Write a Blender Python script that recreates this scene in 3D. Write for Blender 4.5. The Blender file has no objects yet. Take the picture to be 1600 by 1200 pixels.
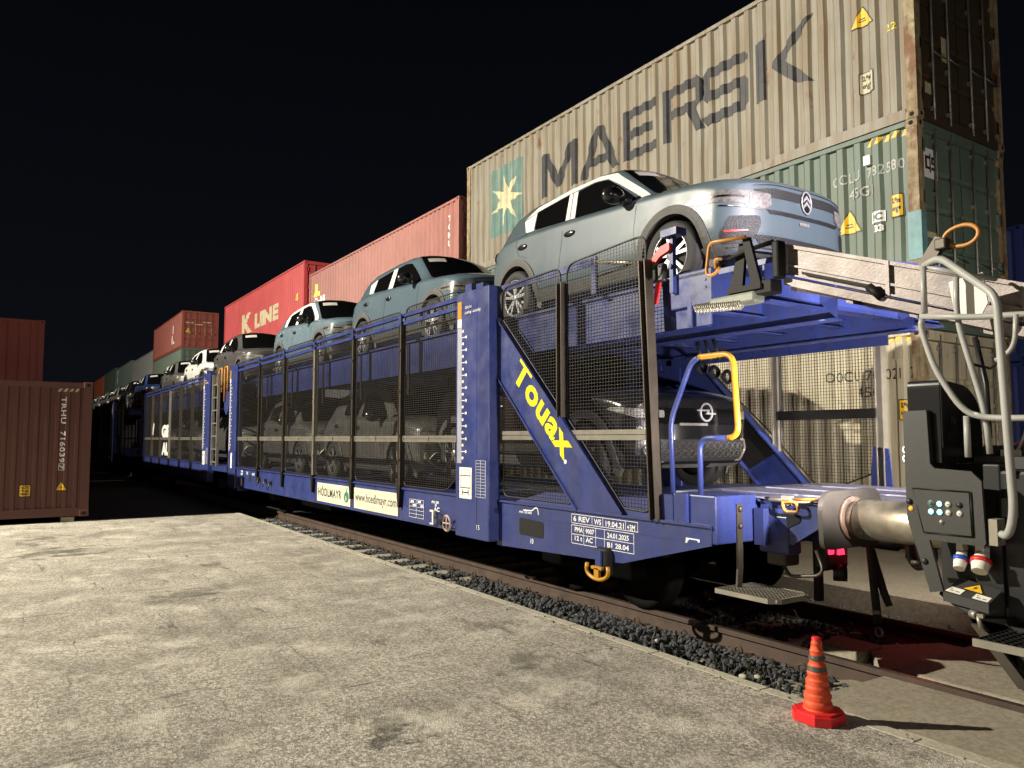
import bpy, bmesh, math, random
import numpy as np
from mathutils import Vector, Matrix
from mathutils.bvhtree import BVHTree
from mathutils.geometry import tessellate_polygon
random.seed(7)
R_ = math.radians
scene = bpy.context.scene
col = scene.collection

# ------------------------------------------------------------------ camera
cam_d = bpy.data.cameras.new('camera')
cam_d.sensor_width = 36.0
cam_d.lens = 27.0
cam_d.clip_start = 0.05
cam_d.clip_end = 1000.0
cam = bpy.data.objects.new('camera', cam_d)
col.objects.link(cam)
_p = math.atan2(85.0, 1200.0)
_yaw = math.atan2(797.0, 1200.0 * math.cos(_p) + 85.0 * math.sin(_p))
_lf = Vector((-math.cos(_yaw), math.sin(_yaw), 0))
_r = Vector((math.sin(_yaw), math.cos(_yaw), 0))
_f = _lf * math.cos(_p) + Vector((0, 0, math.sin(_p)))
_u = -_lf * math.sin(_p) + Vector((0, 0, math.cos(_p)))
m4 = Matrix((_r, _u, -_f)).transposed().to_4x4()
m4.translation = Vector((0, 0, 1.6))
cam.matrix_world = m4
scene.camera = cam

# ------------------------------------------------------------------ night sky
world = bpy.data.worlds.new('World')
scene.world = world
world.use_nodes = True
_wn = world.node_tree.nodes
_bg = _wn['Background']
_bg.inputs[0].default_value = (0.0021, 0.0027, 0.0046, 1)
_bg.inputs[1].default_value = 1.0
# faint glow of the town low over the yard
_wt = world.node_tree
_tc = _wn.new('ShaderNodeTexCoord'); _sp = _wn.new('ShaderNodeSeparateXYZ'); _cr = _wn.new('ShaderNodeValToRGB')
_wt.links.new(_tc.outputs['Generated'], _sp.inputs[0]); _wt.links.new(_sp.outputs['Z'], _cr.inputs[0]); _wt.links.new(_cr.outputs[0], _bg.inputs[0])
_cr.color_ramp.elements[0].color = (0.0042, 0.0048, 0.0068, 1); _cr.color_ramp.elements[0].position = 0.0
_cr.color_ramp.elements[1].color = (0.0014, 0.0017, 0.0030, 1); _cr.color_ramp.elements[1].position = 0.55

# ------------------------------------------------------------------ lamps
def spot(name, loc, target, power, color, size, angle, blend=0.3, parent=None):
    d = bpy.data.lights.new(name, 'SPOT')
    d.energy = power
    d.color = color
    d.shadow_soft_size = size
    d.spot_size = R_(angle)
    d.spot_blend = blend
    o = bpy.data.objects.new(name, d)
    col.objects.link(o)
    o.location = loc
    o.rotation_euler = (Vector(target) - Vector(loc)).to_track_quat('-Z', 'Y').to_euler()
    if parent is not None:
        o.parent = parent
        o.location = Vector(loc) - parent.location
    return o

MAST = Vector((-16.88, -12.6, 11.8))
KEY = spot('floodlight_beam', MAST, (-13.0, 7.0, 2.0), 44000, (1.0, 0.92, 0.77), 0.14, 165, 0.25)

MAST2 = Vector((34.0, -16.0, 13.0))
MAST3 = Vector((-50.0, -15.0, 13.0))
spot('floodlight_beam', MAST2, (0.0, 8.0, 2.0), 7000, (1.0, 0.92, 0.80), 0.2, 150, 0.3)
spot('floodlight_beam', MAST3, (-60.0, 10.0, 5.0), 24000, (1.0, 0.90, 0.72), 0.2, 165, 0.3)

scene.view_settings.view_transform = 'Standard'
scene.view_settings.look = 'None'
scene.view_settings.exposure = 0.0
scene.view_settings.gamma = 1.0
scene.render.engine = 'CYCLES'

# ------------------------------------------------------------------ helpers
class MB:
    def __init__(self):
        self.v = []; self.f = []; self.m = []; self.s = []
    def add(self, vs, fs, mi=0, smooth=False):
        b = len(self.v)
        self.v.extend([tuple(x) for x in vs])
        for f in fs:
            self.f.append(tuple(b + i for i in f)); self.m.append(mi); self.s.append(smooth)
        return self
    def box(self, x0, x1, y0, y1, z0, z1, mi=0):
        if x0 > x1: x0, x1 = x1, x0
        if y0 > y1: y0, y1 = y1, y0
        if z0 > z1: z0, z1 = z1, z0
        vs = [(x0,y0,z0),(x1,y0,z0),(x1,y1,z0),(x0,y1,z0),(x0,y0,z1),(x1,y0,z1),(x1,y1,z1),(x0,y1,z1)]
        fs = [(3,2,1,0),(4,5,6,7),(0,1,5,4),(1,2,6,5),(2,3,7,6),(3,0,4,7)]
        return self.add(vs, fs, mi)
    def bbox(self, x0, x1, y0, y1, z0, z1, b=0.01, mi=0):
        """box with chamfered edges"""
        if x0 > x1: x0, x1 = x1, x0
        if y0 > y1: y0, y1 = y1, y0
        if z0 > z1: z0, z1 = z1, z0
        bm = bmesh.new()
        bmesh.ops.create_cube(bm, size=1.0)
        for v in bm.verts:
            v.co = Vector(((x0+x1)/2 + v.co.x*(x1-x0), (y0+y1)/2 + v.co.y*(y1-y0), (z0+z1)/2 + v.co.z*(z1-z0)))
        b = min(b, 0.45*min(x1-x0, y1-y0, z1-z0))
        bmesh.ops.bevel(bm, geom=bm.edges[:], offset=b, segments=2, affect='EDGES', profile=0.5)
        bm.normal_update()
        self.bm(bm, mi); bm.free()
        return self
    def bm(self, bm, mi=0, smooth=False):
        bm.verts.index_update()
        self.add([v.co[:] for v in bm.verts], [[v.index for v in f.verts] for f in bm.faces], mi, smooth)
        return self
    def tube(self, path, r, n=8, mi=0, caps=True, closed=False, smooth=True):
        P = [Vector(p) for p in path]
        rr = r if isinstance(r, (list, tuple)) else [r]*len(P)
        N = len(P)
        t = []
        for i in range(N):
            if closed: d = P[(i+1) % N] - P[i-1]
            else: d = P[min(i+1, N-1)] - P[max(i-1, 0)]
            if d.length < 1e-9: d = Vector((0,0,1))
            t.append(d.normalized())
        a = Vector((0,0,1)) if abs(t[0].z) < 0.9 else Vector((1,0,0))
        u = (a - t[0]*a.dot(t[0])).normalized()
        vs = []; us = []
        for i in range(N):
            u = (u - t[i]*u.dot(t[i])).normalized()
            w = t[i].cross(u)
            for k in range(n):
                an = 2*math.pi*k/n
                vs.append(P[i] + (u*math.cos(an) + w*math.sin(an))*rr[i])
        fs = []
        for i in range(N if closed else N-1):
            j = (i+1) % N
            for k in range(n):
                l = (k+1) % n
                fs.append((i*n+k, i*n+l, j*n+l, j*n+k))
        self.add(vs, fs, mi, smooth)
        if caps and not closed:
            b = len(self.v) - len(vs)
            self.f.append(tuple(b + k for k in range(n))[::-1]); self.m.append(mi); self.s.append(False)
            self.f.append(tuple(b + (N-1)*n + k for k in range(n))); self.m.append(mi); self.s.append(False)
        return self
    def cyl(self, a, b, r, n=16, mi=0, r2=None):
        return self.tube([a, b], [r, r if r2 is None else r2], n, mi)
    def prism(self, poly, axis, d0, d1, mi=0):
        """poly 2D extruded along axis: 'y' poly=(x,z); 'x' poly=(y,z); 'z' poly=(x,y)"""
        n = len(poly)
        def P(p, d):
            return {'y': (p[0], d, p[1]), 'x': (d, p[0], p[1]), 'z': (p[0], p[1], d)}[axis]
        vs = [P(p, d0) for p in poly] + [P(p, d1) for p in poly]
        tris = tessellate_polygon([[Vector((p[0], p[1], 0)) for p in poly]])
        fs = []
        for tr in tris:
            fs.append(tuple(tr)); fs.append(tuple(i + n for i in tr)[::-1])
        for i in range(n):
            j = (i+1) % n
            fs.append((i, j, j+n, i+n))
        return self.add(vs, fs, mi)
    def lathe(self, prof, o, axis='z', n=32, mi=0, smooth=True, a0=0, a1=2*math.pi):
        """prof list of (r, h) revolved round axis through o"""
        o = Vector(o)
        full = abs(a1 - a0 - 2*math.pi) < 1e-6
        cnt = n if full else n+1
        vs = []
        for (r, h) in prof:
            for k in range(cnt):
                a = a0 + (a1-a0)*k/n
                c, s = r*math.cos(a), r*math.sin(a)
                vs.append(o + Vector({'z': (c, s, h), 'y': (c, h, s), 'x': (h, c, s)}[axis]))
        fs = []
        for i in range(len(prof)-1):
            for k in range(n):
                l = (k+1) % cnt if full else k+1
                fs.append((i*cnt+k, i*cnt+l, (i+1)*cnt+l, (i+1)*cnt+k))
        return self.add(vs, fs, mi, smooth)
    def sphere(self, o, r, sc=(1,1,1), mi=0, seg=16, rings=10):
        bm = bmesh.new()
        bmesh.ops.create_uvsphere(bm, u_segments=seg, v_segments=rings, radius=1)
        for v in bm.verts:
            v.co = Vector((o[0]+v.co.x*r*sc[0], o[1]+v.co.y*r*sc[1], o[2]+v.co.z*r*sc[2]))
        self.bm(bm, mi, True); bm.free()
        return self
    def xform(self, M):
        self.v = [tuple(M @ Vector(p)) for p in self.v]
        return self
    def build(self, name, mats, parent=None, origin=None, fixn=True):
        if not isinstance(mats, (list, tuple)): mats = [mats]
        o0 = Vector((0,0,0))
        q = parent
        while q is not None:
            o0 += q.location; q = q.parent
        org = Vector(origin) if origin is not None else Vector((0,0,0))
        if parent is None and origin is None and self.v:
            a = np.array(self.v); org = Vector(((a[:,0].min()+a[:,0].max())/2, (a[:,1].min()+a[:,1].max())/2, a[:,2].min()))
        if parent is not None: org = o0
        me = bpy.data.meshes.new(name)
        vs = np.array(self.v, dtype=float) - np.array(org[:])
        me.from_pydata(vs.tolist(), [], self.f)
        for m in mats: me.materials.append(m)
        me.polygons.foreach_set('material_index', self.m)
        me.polygons.foreach_set('use_smooth', self.s)
        me.update()
        if fixn:
            bm = bmesh.new(); bm.from_mesh(me)
            bmesh.ops.recalc_face_normals(bm, faces=bm.faces)
            bm.to_mesh(me); bm.free()
        o = bpy.data.objects.new(name, me)
        col.objects.link(o)
        if parent is not None: o.parent = parent
        else: o.location = org
        return o

def tag(o, label=None, cat=None, group=None, kind=None):
    if label: o['label'] = label
    if cat: o['category'] = cat
    if group: o['group'] = group
    if kind: o['kind'] = kind
    return o
def thing(name, label, cat, loc=(0,0,0), group=None):
    o = bpy.data.objects.new(name, None)
    o.empty_display_size = 0.2
    col.objects.link(o); o.location = loc
    return tag(o, label, cat, group)
def copy_tree(o, loc=None, label=None, group=None, parent=None, swap=None, skip=()):
    c = o.copy(); col.objects.link(c)
    if parent is not None: c.parent = parent
    if swap and c.type == 'MESH':
        new = None
        for i, m in enumerate(c.data.materials):
            if m and m.name in swap:
                if new is None:
                    key = (c.data.name, tuple(sorted((k, v.name) for k, v in swap.items())))
                    new = _swapc.get(key)
                    if new is None:
                        new = c.data.copy(); _swapc[key] = new
                        for j, mm in enumerate(new.materials):
                            if mm.name in swap: new.materials[j] = swap[mm.name]
                    c.data = new; break
    for ch in o.children:
        if ch.name.split('.')[0] in skip: continue
        copy_tree(ch, parent=c, swap=swap, skip=skip)
    if loc is not None: c.location = loc
    if label: c['label'] = label
    if group: c['group'] = group
    return c
_swapc = {}
def fillet(path, r, k=5):
    P = [Vector(p) for p in path]; out = [P[0]]
    for i in range(1, len(P)-1):
        a, b, c = P[i-1], P[i], P[i+1]
        d1 = min(r, 0.49*(a-b).length); d2 = min(r, 0.49*(c-b).length)
        p = b + (a-b).normalized()*d1; q = b + (c-b).normalized()*d2
        for j in range(k+1):
            t = j/k
            out.append(p*(1-t)**2 + b*2*t*(1-t) + q*t*t)
    out.append(P[-1]); return out
def fillet2(poly, r, k=4):
    """rounded closed 2D polygon; r number or list"""
    n = len(poly); out = []
    for i in range(n):
        a, b, c = Vector(poly[i-1]), Vector(poly[i]), Vector(poly[(i+1) % n])
        ri = r[i] if isinstance(r, (list, tuple)) else r
        if ri <= 0: out.append(b[:]); continue
        d1 = min(ri, 0.49*(a-b).length); d2 = min(ri, 0.49*(c-b).length)
        p = b + (a-b).normalized()*d1; q = b + (c-b).normalized()*d2
        for j in range(k+1):
            t = j/k
            out.append((p*(1-t)**2 + b*2*t*(1-t) + q*t*t)[:])
    return out

# ------------------------------------------------------------------ materials
def mat(name, c, rough=0.5, metal=0.0, var=0.0, vs=3.0, bump=0.0, bs=40.0, streak=0.0, dirt=(0.05,0.04,0.03),
        rust=0.0, rustc=(0.16,0.06,0.025), emit=None, es=1.0, coat=0.0, spec=0.5, fine=0.0, rv=0.0):
    m = bpy.data.materials.new(name); m.use_nodes = True
    nt = m.node_tree; N = nt.nodes; L = nt.links
    b = N['Principled BSDF']
    b.inputs['Base Color'].default_value = (*c, 1)
    b.inputs['Roughness'].default_value = rough
    b.inputs['Metallic'].default_value = metal
    b.inputs['Specular IOR Level'].default_value = spec
    if coat: b.inputs['Coat Weight'].default_value = coat; b.inputs['Coat Roughness'].default_value = 0.06
    if emit is not None:
        b.inputs['Emission Color'].default_value = (*emit, 1); b.inputs['Emission Strength'].default_value = es
    if not (var or bump or streak or rust or fine): return m
    tc = N.new('ShaderNodeTexCoord'); oi = N.new('ShaderNodeObjectInfo')
    add = N.new('ShaderNodeVectorMath'); add.operation = 'ADD'
    mul = N.new('ShaderNodeMath'); mul.operation = 'MULTIPLY'; mul.inputs[1].default_value = 57.0
    L.new(oi.outputs['Random'], mul.inputs[0])
    L.new(tc.outputs['Object'], add.inputs[0]); L.new(mul.outputs[0], add.inputs[1])
    vec = add.outputs[0]
    cur = None
    def noise(scale, detail=5, mp=None, rough_=0.55):
        n = N.new('ShaderNodeTexNoise'); n.inputs['Scale'].default_value = scale; n.inputs['Detail'].default_value = detail
        n.inputs['Roughness'].default_value = rough_
        if mp:
            q = N.new('ShaderNodeMapping'); q.inputs['Scale'].default_value = mp
            L.new(vec, q.inputs['Vector']); L.new(q.outputs[0], n.inputs['Vector'])
        else: L.new(vec, n.inputs['Vector'])
        return n.outputs['Fac']
    def ramp(src, a, bb):
        r = N.new('ShaderNodeMapRange'); r.inputs['From Min'].default_value = a; r.inputs['From Max'].default_value = bb
        L.new(src, r.inputs['Value']); return r.outputs['Result']
    def mix(fac, c1, c2, scale=1.0, mode='MIX'):
        x = N.new('ShaderNodeMix'); x.data_type = 'RGBA'; x.blend_type = mode
        if scale != 1.0:
            s = N.new('ShaderNodeMath'); s.operation = 'MULTIPLY'; s.inputs[1].default_value = scale
            L.new(fac, s.inputs[0]); fac = s.outputs[0]
        L.new(fac, x.inputs['Factor'])
        for k, cc in ((6, c1), (7, c2)):
            if isinstance(cc, tuple): x.inputs[k].default_value = (*cc, 1)
            else: L.new(cc, x.inputs[k])
        return x.outputs[2]
    cur = c
    if var:
        f = ramp(noise(vs), 0.3, 0.7)
        cur = mix(f, tuple(min(1, k*(1-var)) for k in c), tuple(min(1, k*(1+var)) for k in c))
    if fine:
        f = ramp(noise(bs*1.3, 3), 0.35, 0.65)
        cur = mix(f, cur, tuple(k*0.45 for k in c), fine)
    if streak:
        f = ramp(noise(1.0, 6, (9.0, 9.0, 0.5)), 0.48 - (.05 if streak > .35 else 0), 0.75 - (.12 if streak > .35 else 0))
        cur = mix(f, cur, dirt, streak)
        if streak > .35:
            f = ramp(noise(1.0, 5, (16.0, 16.0, 0.22)), 0.52, 0.72)
            cur = mix(f, cur, tuple(min(1, k*1.45) for k in c), streak*.6)
            f = ramp(noise(1.0, 5, (5.0, 5.0, 0.9)), 0.55, 0.75)
            cur = mix(f, cur, tuple(k*.55 for k in c), streak*.7)
    if rust:
        f = ramp(noise(2.3, 9, (1.6, 1.6, 0.7), 0.7), 0.70 - 0.22*rust, 0.76 - 0.18*rust)
        cur = mix(f, cur, rustc, 0.85)
    if not isinstance(cur, tuple): L.new(cur, b.inputs['Base Color'])
    if rv:
        f = noise(vs*2.5, 4)
        r = N.new('ShaderNodeMapRange'); r.inputs['To Min'].default_value = max(0.03, rough-rv); r.inputs['To Max'].default_value = min(1, rough+rv)
        r.inputs['From Min'].default_value = 0.3; r.inputs['From Max'].default_value = 0.7
        L.new(f, r.inputs['Value']); L.new(r.outputs[0], b.inputs['Roughness'])
    if bump:
        bp = N.new('ShaderNodeBump'); bp.inputs['Strength'].default_value = bump; bp.inputs['Distance'].default_value = 0.01
        L.new(noise(bs, 4), bp.inputs['Height']); L.new(bp.outputs[0], b.inputs['Normal'])
    return m

M = {}
M['blue'] = mat('wagon_blue_paint', (0.028, 0.042, 0.165), 0.36, var=0.12, vs=2.0, bump=0.05, bs=14, streak=0.42, dirt=(0.035,0.038,0.06), rv=0.14, fine=0.15)
M['blue_dk'] = mat('wagon_blue_deck', (0.028, 0.04, 0.15), 0.5, var=0.2, vs=3.0, bump=0.08, bs=20)
M['steel_dk'] = mat('dark_steel', (0.010, 0.009, 0.008), 0.6, 0.1, spec=0.25, var=0.2, vs=8)
M['wire'] = mat('mesh_wire', (0.034, 0.030, 0.025), 0.5, 0.4)
M['post'] = mat('post_steel', (0.075, 0.062, 0.047), 0.45, 0.4, var=0.25, vs=5)
M['alu'] = mat('aluminium_bar', (0.33, 0.305, 0.25), 0.45, 0.6, var=0.15, vs=6)
M['bar_alu'] = mat('dull_guard_bar', (0.20, 0.185, 0.15), 0.5, 0.5, var=0.2, vs=6)
M['galv'] = mat('galvanised_ramp', (0.245, 0.215, 0.205), 0.5, 0.4, var=0.35, vs=5, bump=0.15, bs=60, streak=0.34, dirt=(0.2,0.15,0.12), fine=0.3)
M['black'] = mat('black_plastic', (0.012, 0.012, 0.012), 0.45)
M['rubber'] = mat('tyre_rubber', (0.018, 0.017, 0.016), 0.75, bump=0.1, bs=60)
M['yellow'] = mat('yellow_paint', (0.44, 0.215, 0.012), 0.4)
M['orange'] = mat('orange_tube', (0.50, 0.22, 0.04), 0.4)
M['white'] = mat('white_lettering', (0.75, 0.75, 0.72), 0.5)
M['cream'] = mat('cream_sign_board', (0.60, 0.57, 0.42), 0.5, var=0.08, vs=6, streak=0.12, dirt=(0.4,0.35,0.2))
M['ink'] = mat('black_lettering', (0.014, 0.014, 0.016), 0.5, var=0.3, vs=20)
M['lyellow'] = mat('yellow_lettering', (0.85, 0.68, 0.01), 0.4)
M['grey_strip'] = mat('grey_strip', (0.30, 0.30, 0.36), 0.5, var=0.2, vs=4)
M['rail_steel'] = mat('rusty_rail', (0.075, 0.05, 0.036), 0.65, 0.2, var=0.25, vs=6, bump=0.1, bs=50)
M['rail_top'] = mat('polished_railhead', (0.10, 0.075, 0.058), 0.4, 0.6, var=0.2, vs=4)
M['red'] = mat('red_plastic', (0.65, 0.03, 0.03), 0.4)
M['green'] = mat('green_plastic', (0.04, 0.35, 0.08), 0.5)
M['glass_dk'] = mat('dark_glass', (0.004, 0.004, 0.004), 0.06, spec=0.6)
M['chrome'] = mat('chrome', (0.75, 0.74, 0.72), 0.15, 1.0)

def text2d(body, size=1.0, offset=0.0, spacing=1.0, shear=0.0, align='LEFT', sx=1.0, res=3):
    cu = bpy.data.curves.new('lettering_source', 'FONT')
    cu.body = body; cu.size = size; cu.offset = offset; cu.space_character = spacing; cu.shear = shear
    cu.resolution_u = res; cu.align_x = 'LEFT'
    o = bpy.data.objects.new('lettering_source', cu); col.objects.link(o)
    dg = bpy.context.evaluated_depsgraph_get(); dg.update()
    me = bpy.data.meshes.new_from_object(o.evaluated_get(dg))
    vs = [(v.co.x*sx, v.co.y) for v in me.vertices]; fs = [tuple(p.vertices) for p in me.polygons]
    bpy.data.objects.remove(o); bpy.data.curves.remove(cu); bpy.data.meshes.remove(me)
    if vs:
        xs = [v[0] for v in vs]; x0, x1 = min(xs), max(xs)
        d = {'LEFT': x0, 'CENTER': (x0+x1)/2, 'RIGHT': x1}[align]
        vs = [(v[0]-d, v[1]) for v in vs]
    return vs, fs
def put2d(vf, o, u, v):
    """map 2D mesh to 3D plane -> MB"""
    o, u, v = Vector(o), Vector(u), Vector(v)
    mb = MB(); mb.add([o + u*a + v*b for a, b in vf[0]], vf[1]); return mb
def fit2d(vf, w, h):
    xs = [p[0] for p in vf[0]]; ys = [p[1] for p in vf[0]]
    x0, x1, y0, y1 = min(xs), max(xs), min(ys), max(ys)
    return [((p[0]-x0)/(x1-x0)*w, (p[1]-y0)/(y1-y0)*h) for p in vf[0]], vf[1]
def poly2d(polys):
    vs = []; fs = []
    for p in polys:
        b = len(vs); vs += [tuple(q) for q in p]
        for t in tessellate_polygon([[Vector((q[0], q[1], 0)) for q in p]]): fs.append(tuple(b+i for i in t))
    return vs, fs
# ================================================================== ground, track
def concrete_mat(name, c1, c2, grain, bump, stain=0.5, dark=(0.05,0.045,0.035), patch=True):
    m = bpy.data.materials.new(name); m.use_nodes = True
    nt = m.node_tree; N = nt.nodes; L = nt.links; b = N['Principled BSDF']
    b.inputs['Roughness'].default_value = 0.85; b.inputs['Specular IOR Level'].default_value = 0.25
    g = N.new('ShaderNodeNewGeometry')
    def noise(scale, det=4, mp=None, ro=0.55, dis=0.0):
        n = N.new('ShaderNodeTexNoise'); n.inputs['Scale'].default_value = scale; n.inputs['Detail'].default_value = det
        n.inputs['Roughness'].default_value = ro; n.inputs['Distortion'].default_value = dis
        if mp:
            q = N.new('ShaderNodeMapping'); q.inputs['Scale'].default_value = mp[0]; q.inputs['Rotation'].default_value = (0,0,mp[1])
            L.new(g.outputs['Position'], q.inputs['Vector']); L.new(q.outputs[0], n.inputs['Vector'])
        else: L.new(g.outputs['Position'], n.inputs['Vector'])
        return n.outputs['Fac']
    def rng(s, a, bb, c=0.0, d=1.0):
        r = N.new('ShaderNodeMapRange'); r.inputs[1].default_value = a; r.inputs[2].default_value = bb
        r.inputs[3].default_value = c; r.inputs[4].default_value = d
        L.new(s, r.inputs[0]); return r.outputs[0]
    def mix(f, a, bb):
        x = N.new('ShaderNodeMix'); x.data_type = 'RGBA'; L.new(f, x.inputs[0])
        for k, cc in ((6, a), (7, bb)):
            if isinstance(cc, tuple): x.inputs[k].default_value = (*cc, 1)
            else: L.new(cc, x.inputs[k])
        return x.outputs[2]
    gr = noise(grain, 3, None, 0.6, 0.6)
    cur = mix(rng(gr, 0.38, 0.62), c1, c2)
    if patch:                                   # exposed pebbles of differing brightness
        vo = N.new('ShaderNodeTexVoronoi'); vo.inputs['Scale'].default_value = grain*0.62
        L.new(g.outputs['Position'], vo.inputs['Vector'])
        bw = N.new('ShaderNodeSeparateColor'); L.new(vo.outputs['Color'], bw.inputs[0])
        pb = mix(rng(bw.outputs[0], 0.25, 0.75), c1, c2)
        x = N.new('ShaderNodeMix'); x.data_type = 'RGBA'; x.inputs[0].default_value = 0.5
        L.new(cur, x.inputs[6]); L.new(pb, x.inputs[7]); cur = x.outputs[2]
        gap = rng(vo.outputs['Distance'], 0.45, 0.75, 0, 0.45); cur = mix(gap, cur, tuple(k*0.35 for k in c1))
    s1 = rng(noise(1.0, 7, None, 0.62), 0.42, 0.66, 0, stain*0.72); cur = mix(s1, cur, tuple(k*0.6 for k in c1))
    s2 = rng(noise(1.2, 6, ((0.35, 2.2, 1), 0.35)), 0.55, 0.72, 0, stain*0.55); cur = mix(s2, cur, tuple(k*0.5 for k in c1))
    if patch:
        s3 = rng(noise(0.9, 8, ((0.7, 1.3, 1), 0.2), 0.65), 0.60, 0.68, 0, 0.7); cur = mix(s3, cur, dark)
        for mp_, th in ((((7.0, 0.8, 1), 0.12), 0.595), (((0.8, 6.0, 1), -0.18), 0.61)):      # short worn joints and scuffs
            s4 = rng(noise(1.0, 8, mp_, 0.68), th, th+0.06, 0, 0.6); cur = mix(s4, cur, dark)
        bt = N.new('ShaderNodeTexBrick'); q = N.new('ShaderNodeMapping'); q.inputs['Rotation'].default_value = (0,0,0.03); q.inputs['Scale'].default_value = (0.8,0.8,0.8)
        nd = N.new('ShaderNodeTexNoise'); nd.inputs['Scale'].default_value = 9.0; L.new(g.outputs['Position'], nd.inputs['Vector'])
        va = N.new('ShaderNodeVectorMath'); va.operation = 'MULTIPLY_ADD'; va.inputs[1].default_value = (.05,.05,0); L.new(nd.outputs['Color'], va.inputs[0]); L.new(g.outputs['Position'], va.inputs[2])
        L.new(va.outputs[0], q.inputs['Vector']); L.new(q.outputs[0], bt.inputs['Vector'])
        bt.inputs['Mortar Size'].default_value = 0.012; bt.inputs['Mortar Smooth'].default_value = 0.4; bt.inputs['Scale'].default_value = 2.2; bt.inputs['Brick Width'].default_value = 1.1; bt.inputs['Row Height'].default_value = 0.62
        mm = N.new('ShaderNodeMath'); mm.operation = 'MULTIPLY'; L.new(bt.outputs['Fac'], mm.inputs[0]); L.new(rng(noise(0.9, 6, None, 0.65), 0.54, 0.64, 0, 0.75), mm.inputs[1])
        cur = mix(mm.outputs[0], cur, dark)
        for px_, py_, rr_, am_ in ((-3.19,1.55,.55,.85),(-2.45,1.45,.50,.9),(-4.0,1.85,.45,.8),(-12.6,.75,1.5,.7),(-14.5,.6,1.2,.6),(-4.7,3.2,.5,.5),(-2.9,2.3,.45,.7),(-8.5,1.6,1.2,.45)):
            dv = N.new('ShaderNodeVectorMath'); dv.operation = 'DISTANCE'; dv.inputs[1].default_value = (px_, py_, 0); L.new(g.outputs['Position'], dv.inputs[0])
            k1 = rng(dv.outputs['Value'], rr_, 0.0, -0.10, 0.22)
            sm = N.new('ShaderNodeMath'); sm.operation = 'ADD'; L.new(k1, sm.inputs[0]); L.new(noise(3.4, 9, ((1.3,.8,1),.3), 0.72), sm.inputs[1])
            cur = mix(rng(sm.outputs[0], 0.60, 0.68, 0, am_), cur, dark)
        s5 = rng(noise(2.1, 7, None, 0.7), 0.52, 0.70, 0, 0.45); cur = mix(s5, cur, tuple(min(1,k*1.25) for k in c2))
    L.new(cur, b.inputs['Base Color'])
    bp = N.new('ShaderNodeBump'); bp.inputs['Strength'].default_value = bump; bp.inputs['Distance'].default_value = 0.012
    L.new(gr, bp.inputs['Height'])
    if patch:
        bp2 = N.new('ShaderNodeBump'); bp2.inputs['Strength'].default_value = 0.5; bp2.inputs['Distance'].default_value = 0.03
        L.new(noise(3.0, 6), bp2.inputs['Height']); L.new(bp.outputs[0], bp2.inputs['Normal']); L.new(bp2.outputs[0], b.inputs['Normal'])
    else: L.new(bp.outputs[0], b.inputs['Normal'])
    return m
M['agg'] = concrete_mat('exposed_aggregate_concrete', (0.235,0.213,0.172), (0.74,0.69,0.58), 92.0, 1.0, 0.7)
M['slab'] = concrete_mat('smooth_concrete', (0.26,0.23,0.17), (0.36,0.32,0.245), 30.0, 0.25, 0.5, patch=False)
M['kerbm'] = concrete_mat('kerb_concrete', (0.36,0.34,0.26), (0.50,0.47,0.37), 45.0, 0.2, 0.35, patch=False)
M['asphalt'] = concrete_mat('dark_asphalt', (0.012,0.010,0.008), (0.03,0.026,0.02), 60.0, 0.5, 0.4, patch=False)
M['gravelbed'] = concrete_mat('gravel_bed', (0.012,0.013,0.014), (0.045,0.048,0.05), 28.0, 1.0, 0.3, patch=False)
M['stone'] = mat('ballast_stone', (0.055,0.058,0.06), 0.85, var=0.65, vs=9, bump=0.3, bs=120)
M['sleeper'] = mat('sleeper_concrete', (0.30,0.28,0.225), 0.8, var=0.3, vs=8, bump=0.3, bs=70)

def struct(name, mb, m): return tag(mb.build(name, m), kind='structure')
mb = MB(); mb.box(-320, 160, -140, 320, -0.6, -0.30); struct('ground', mb, M['asphalt'])
KA = (-17.3, 4.325); KB = (14.0, 3.985)            # outer edge of the near platform
def ky(x): return KA[1] + (KB[1]-KA[1])*(x-KA[0])/(KB[0]-KA[0])
mb = MB(); mb.prism([(-17.3,-40),(14,-40),(14,ky(14)-0.09),(-17.3,ky(-17.3)-0.09)], 'z', -0.3, 0.0); struct('platform', mb, M['agg'])
mb = MB(); 
xx = -17.3
while xx < 13.5:
    x1 = xx+0.985
    mb.prism([(xx,ky(xx)-0.088),(x1,ky(x1)-0.088),(x1,ky(x1)),(xx,ky(xx))], 'z', -0.3, 0.004)
    xx += 1.0
struct('platform_edge', mb, M['kerbm'])
mb = MB(); mb.box(-140, -17.302, -60, 4.3, -0.3, -0.006); struct('yard_asphalt_shade', mb, M['asphalt'])  # dark asphalt from the shadow edge on, shade put into its colour
mb = MB(); mb.box(-33.2, -32.7, 2.2, 4.0, -0.005, -0.001); struct('painted_light_strip', mb, M['white'])  # strip of lamplight on the yard, painted in as a white sheet
mb = MB(); mb.box(-140, 40, 4.0, 7.35, -0.3, -0.205); struct('track_bed', mb, M['gravelbed'])
mb = MB(); mb.box(-140, 40, 7.35, 60, -0.28, 0.06); struct('far_platform', mb, M['slab'])
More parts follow.
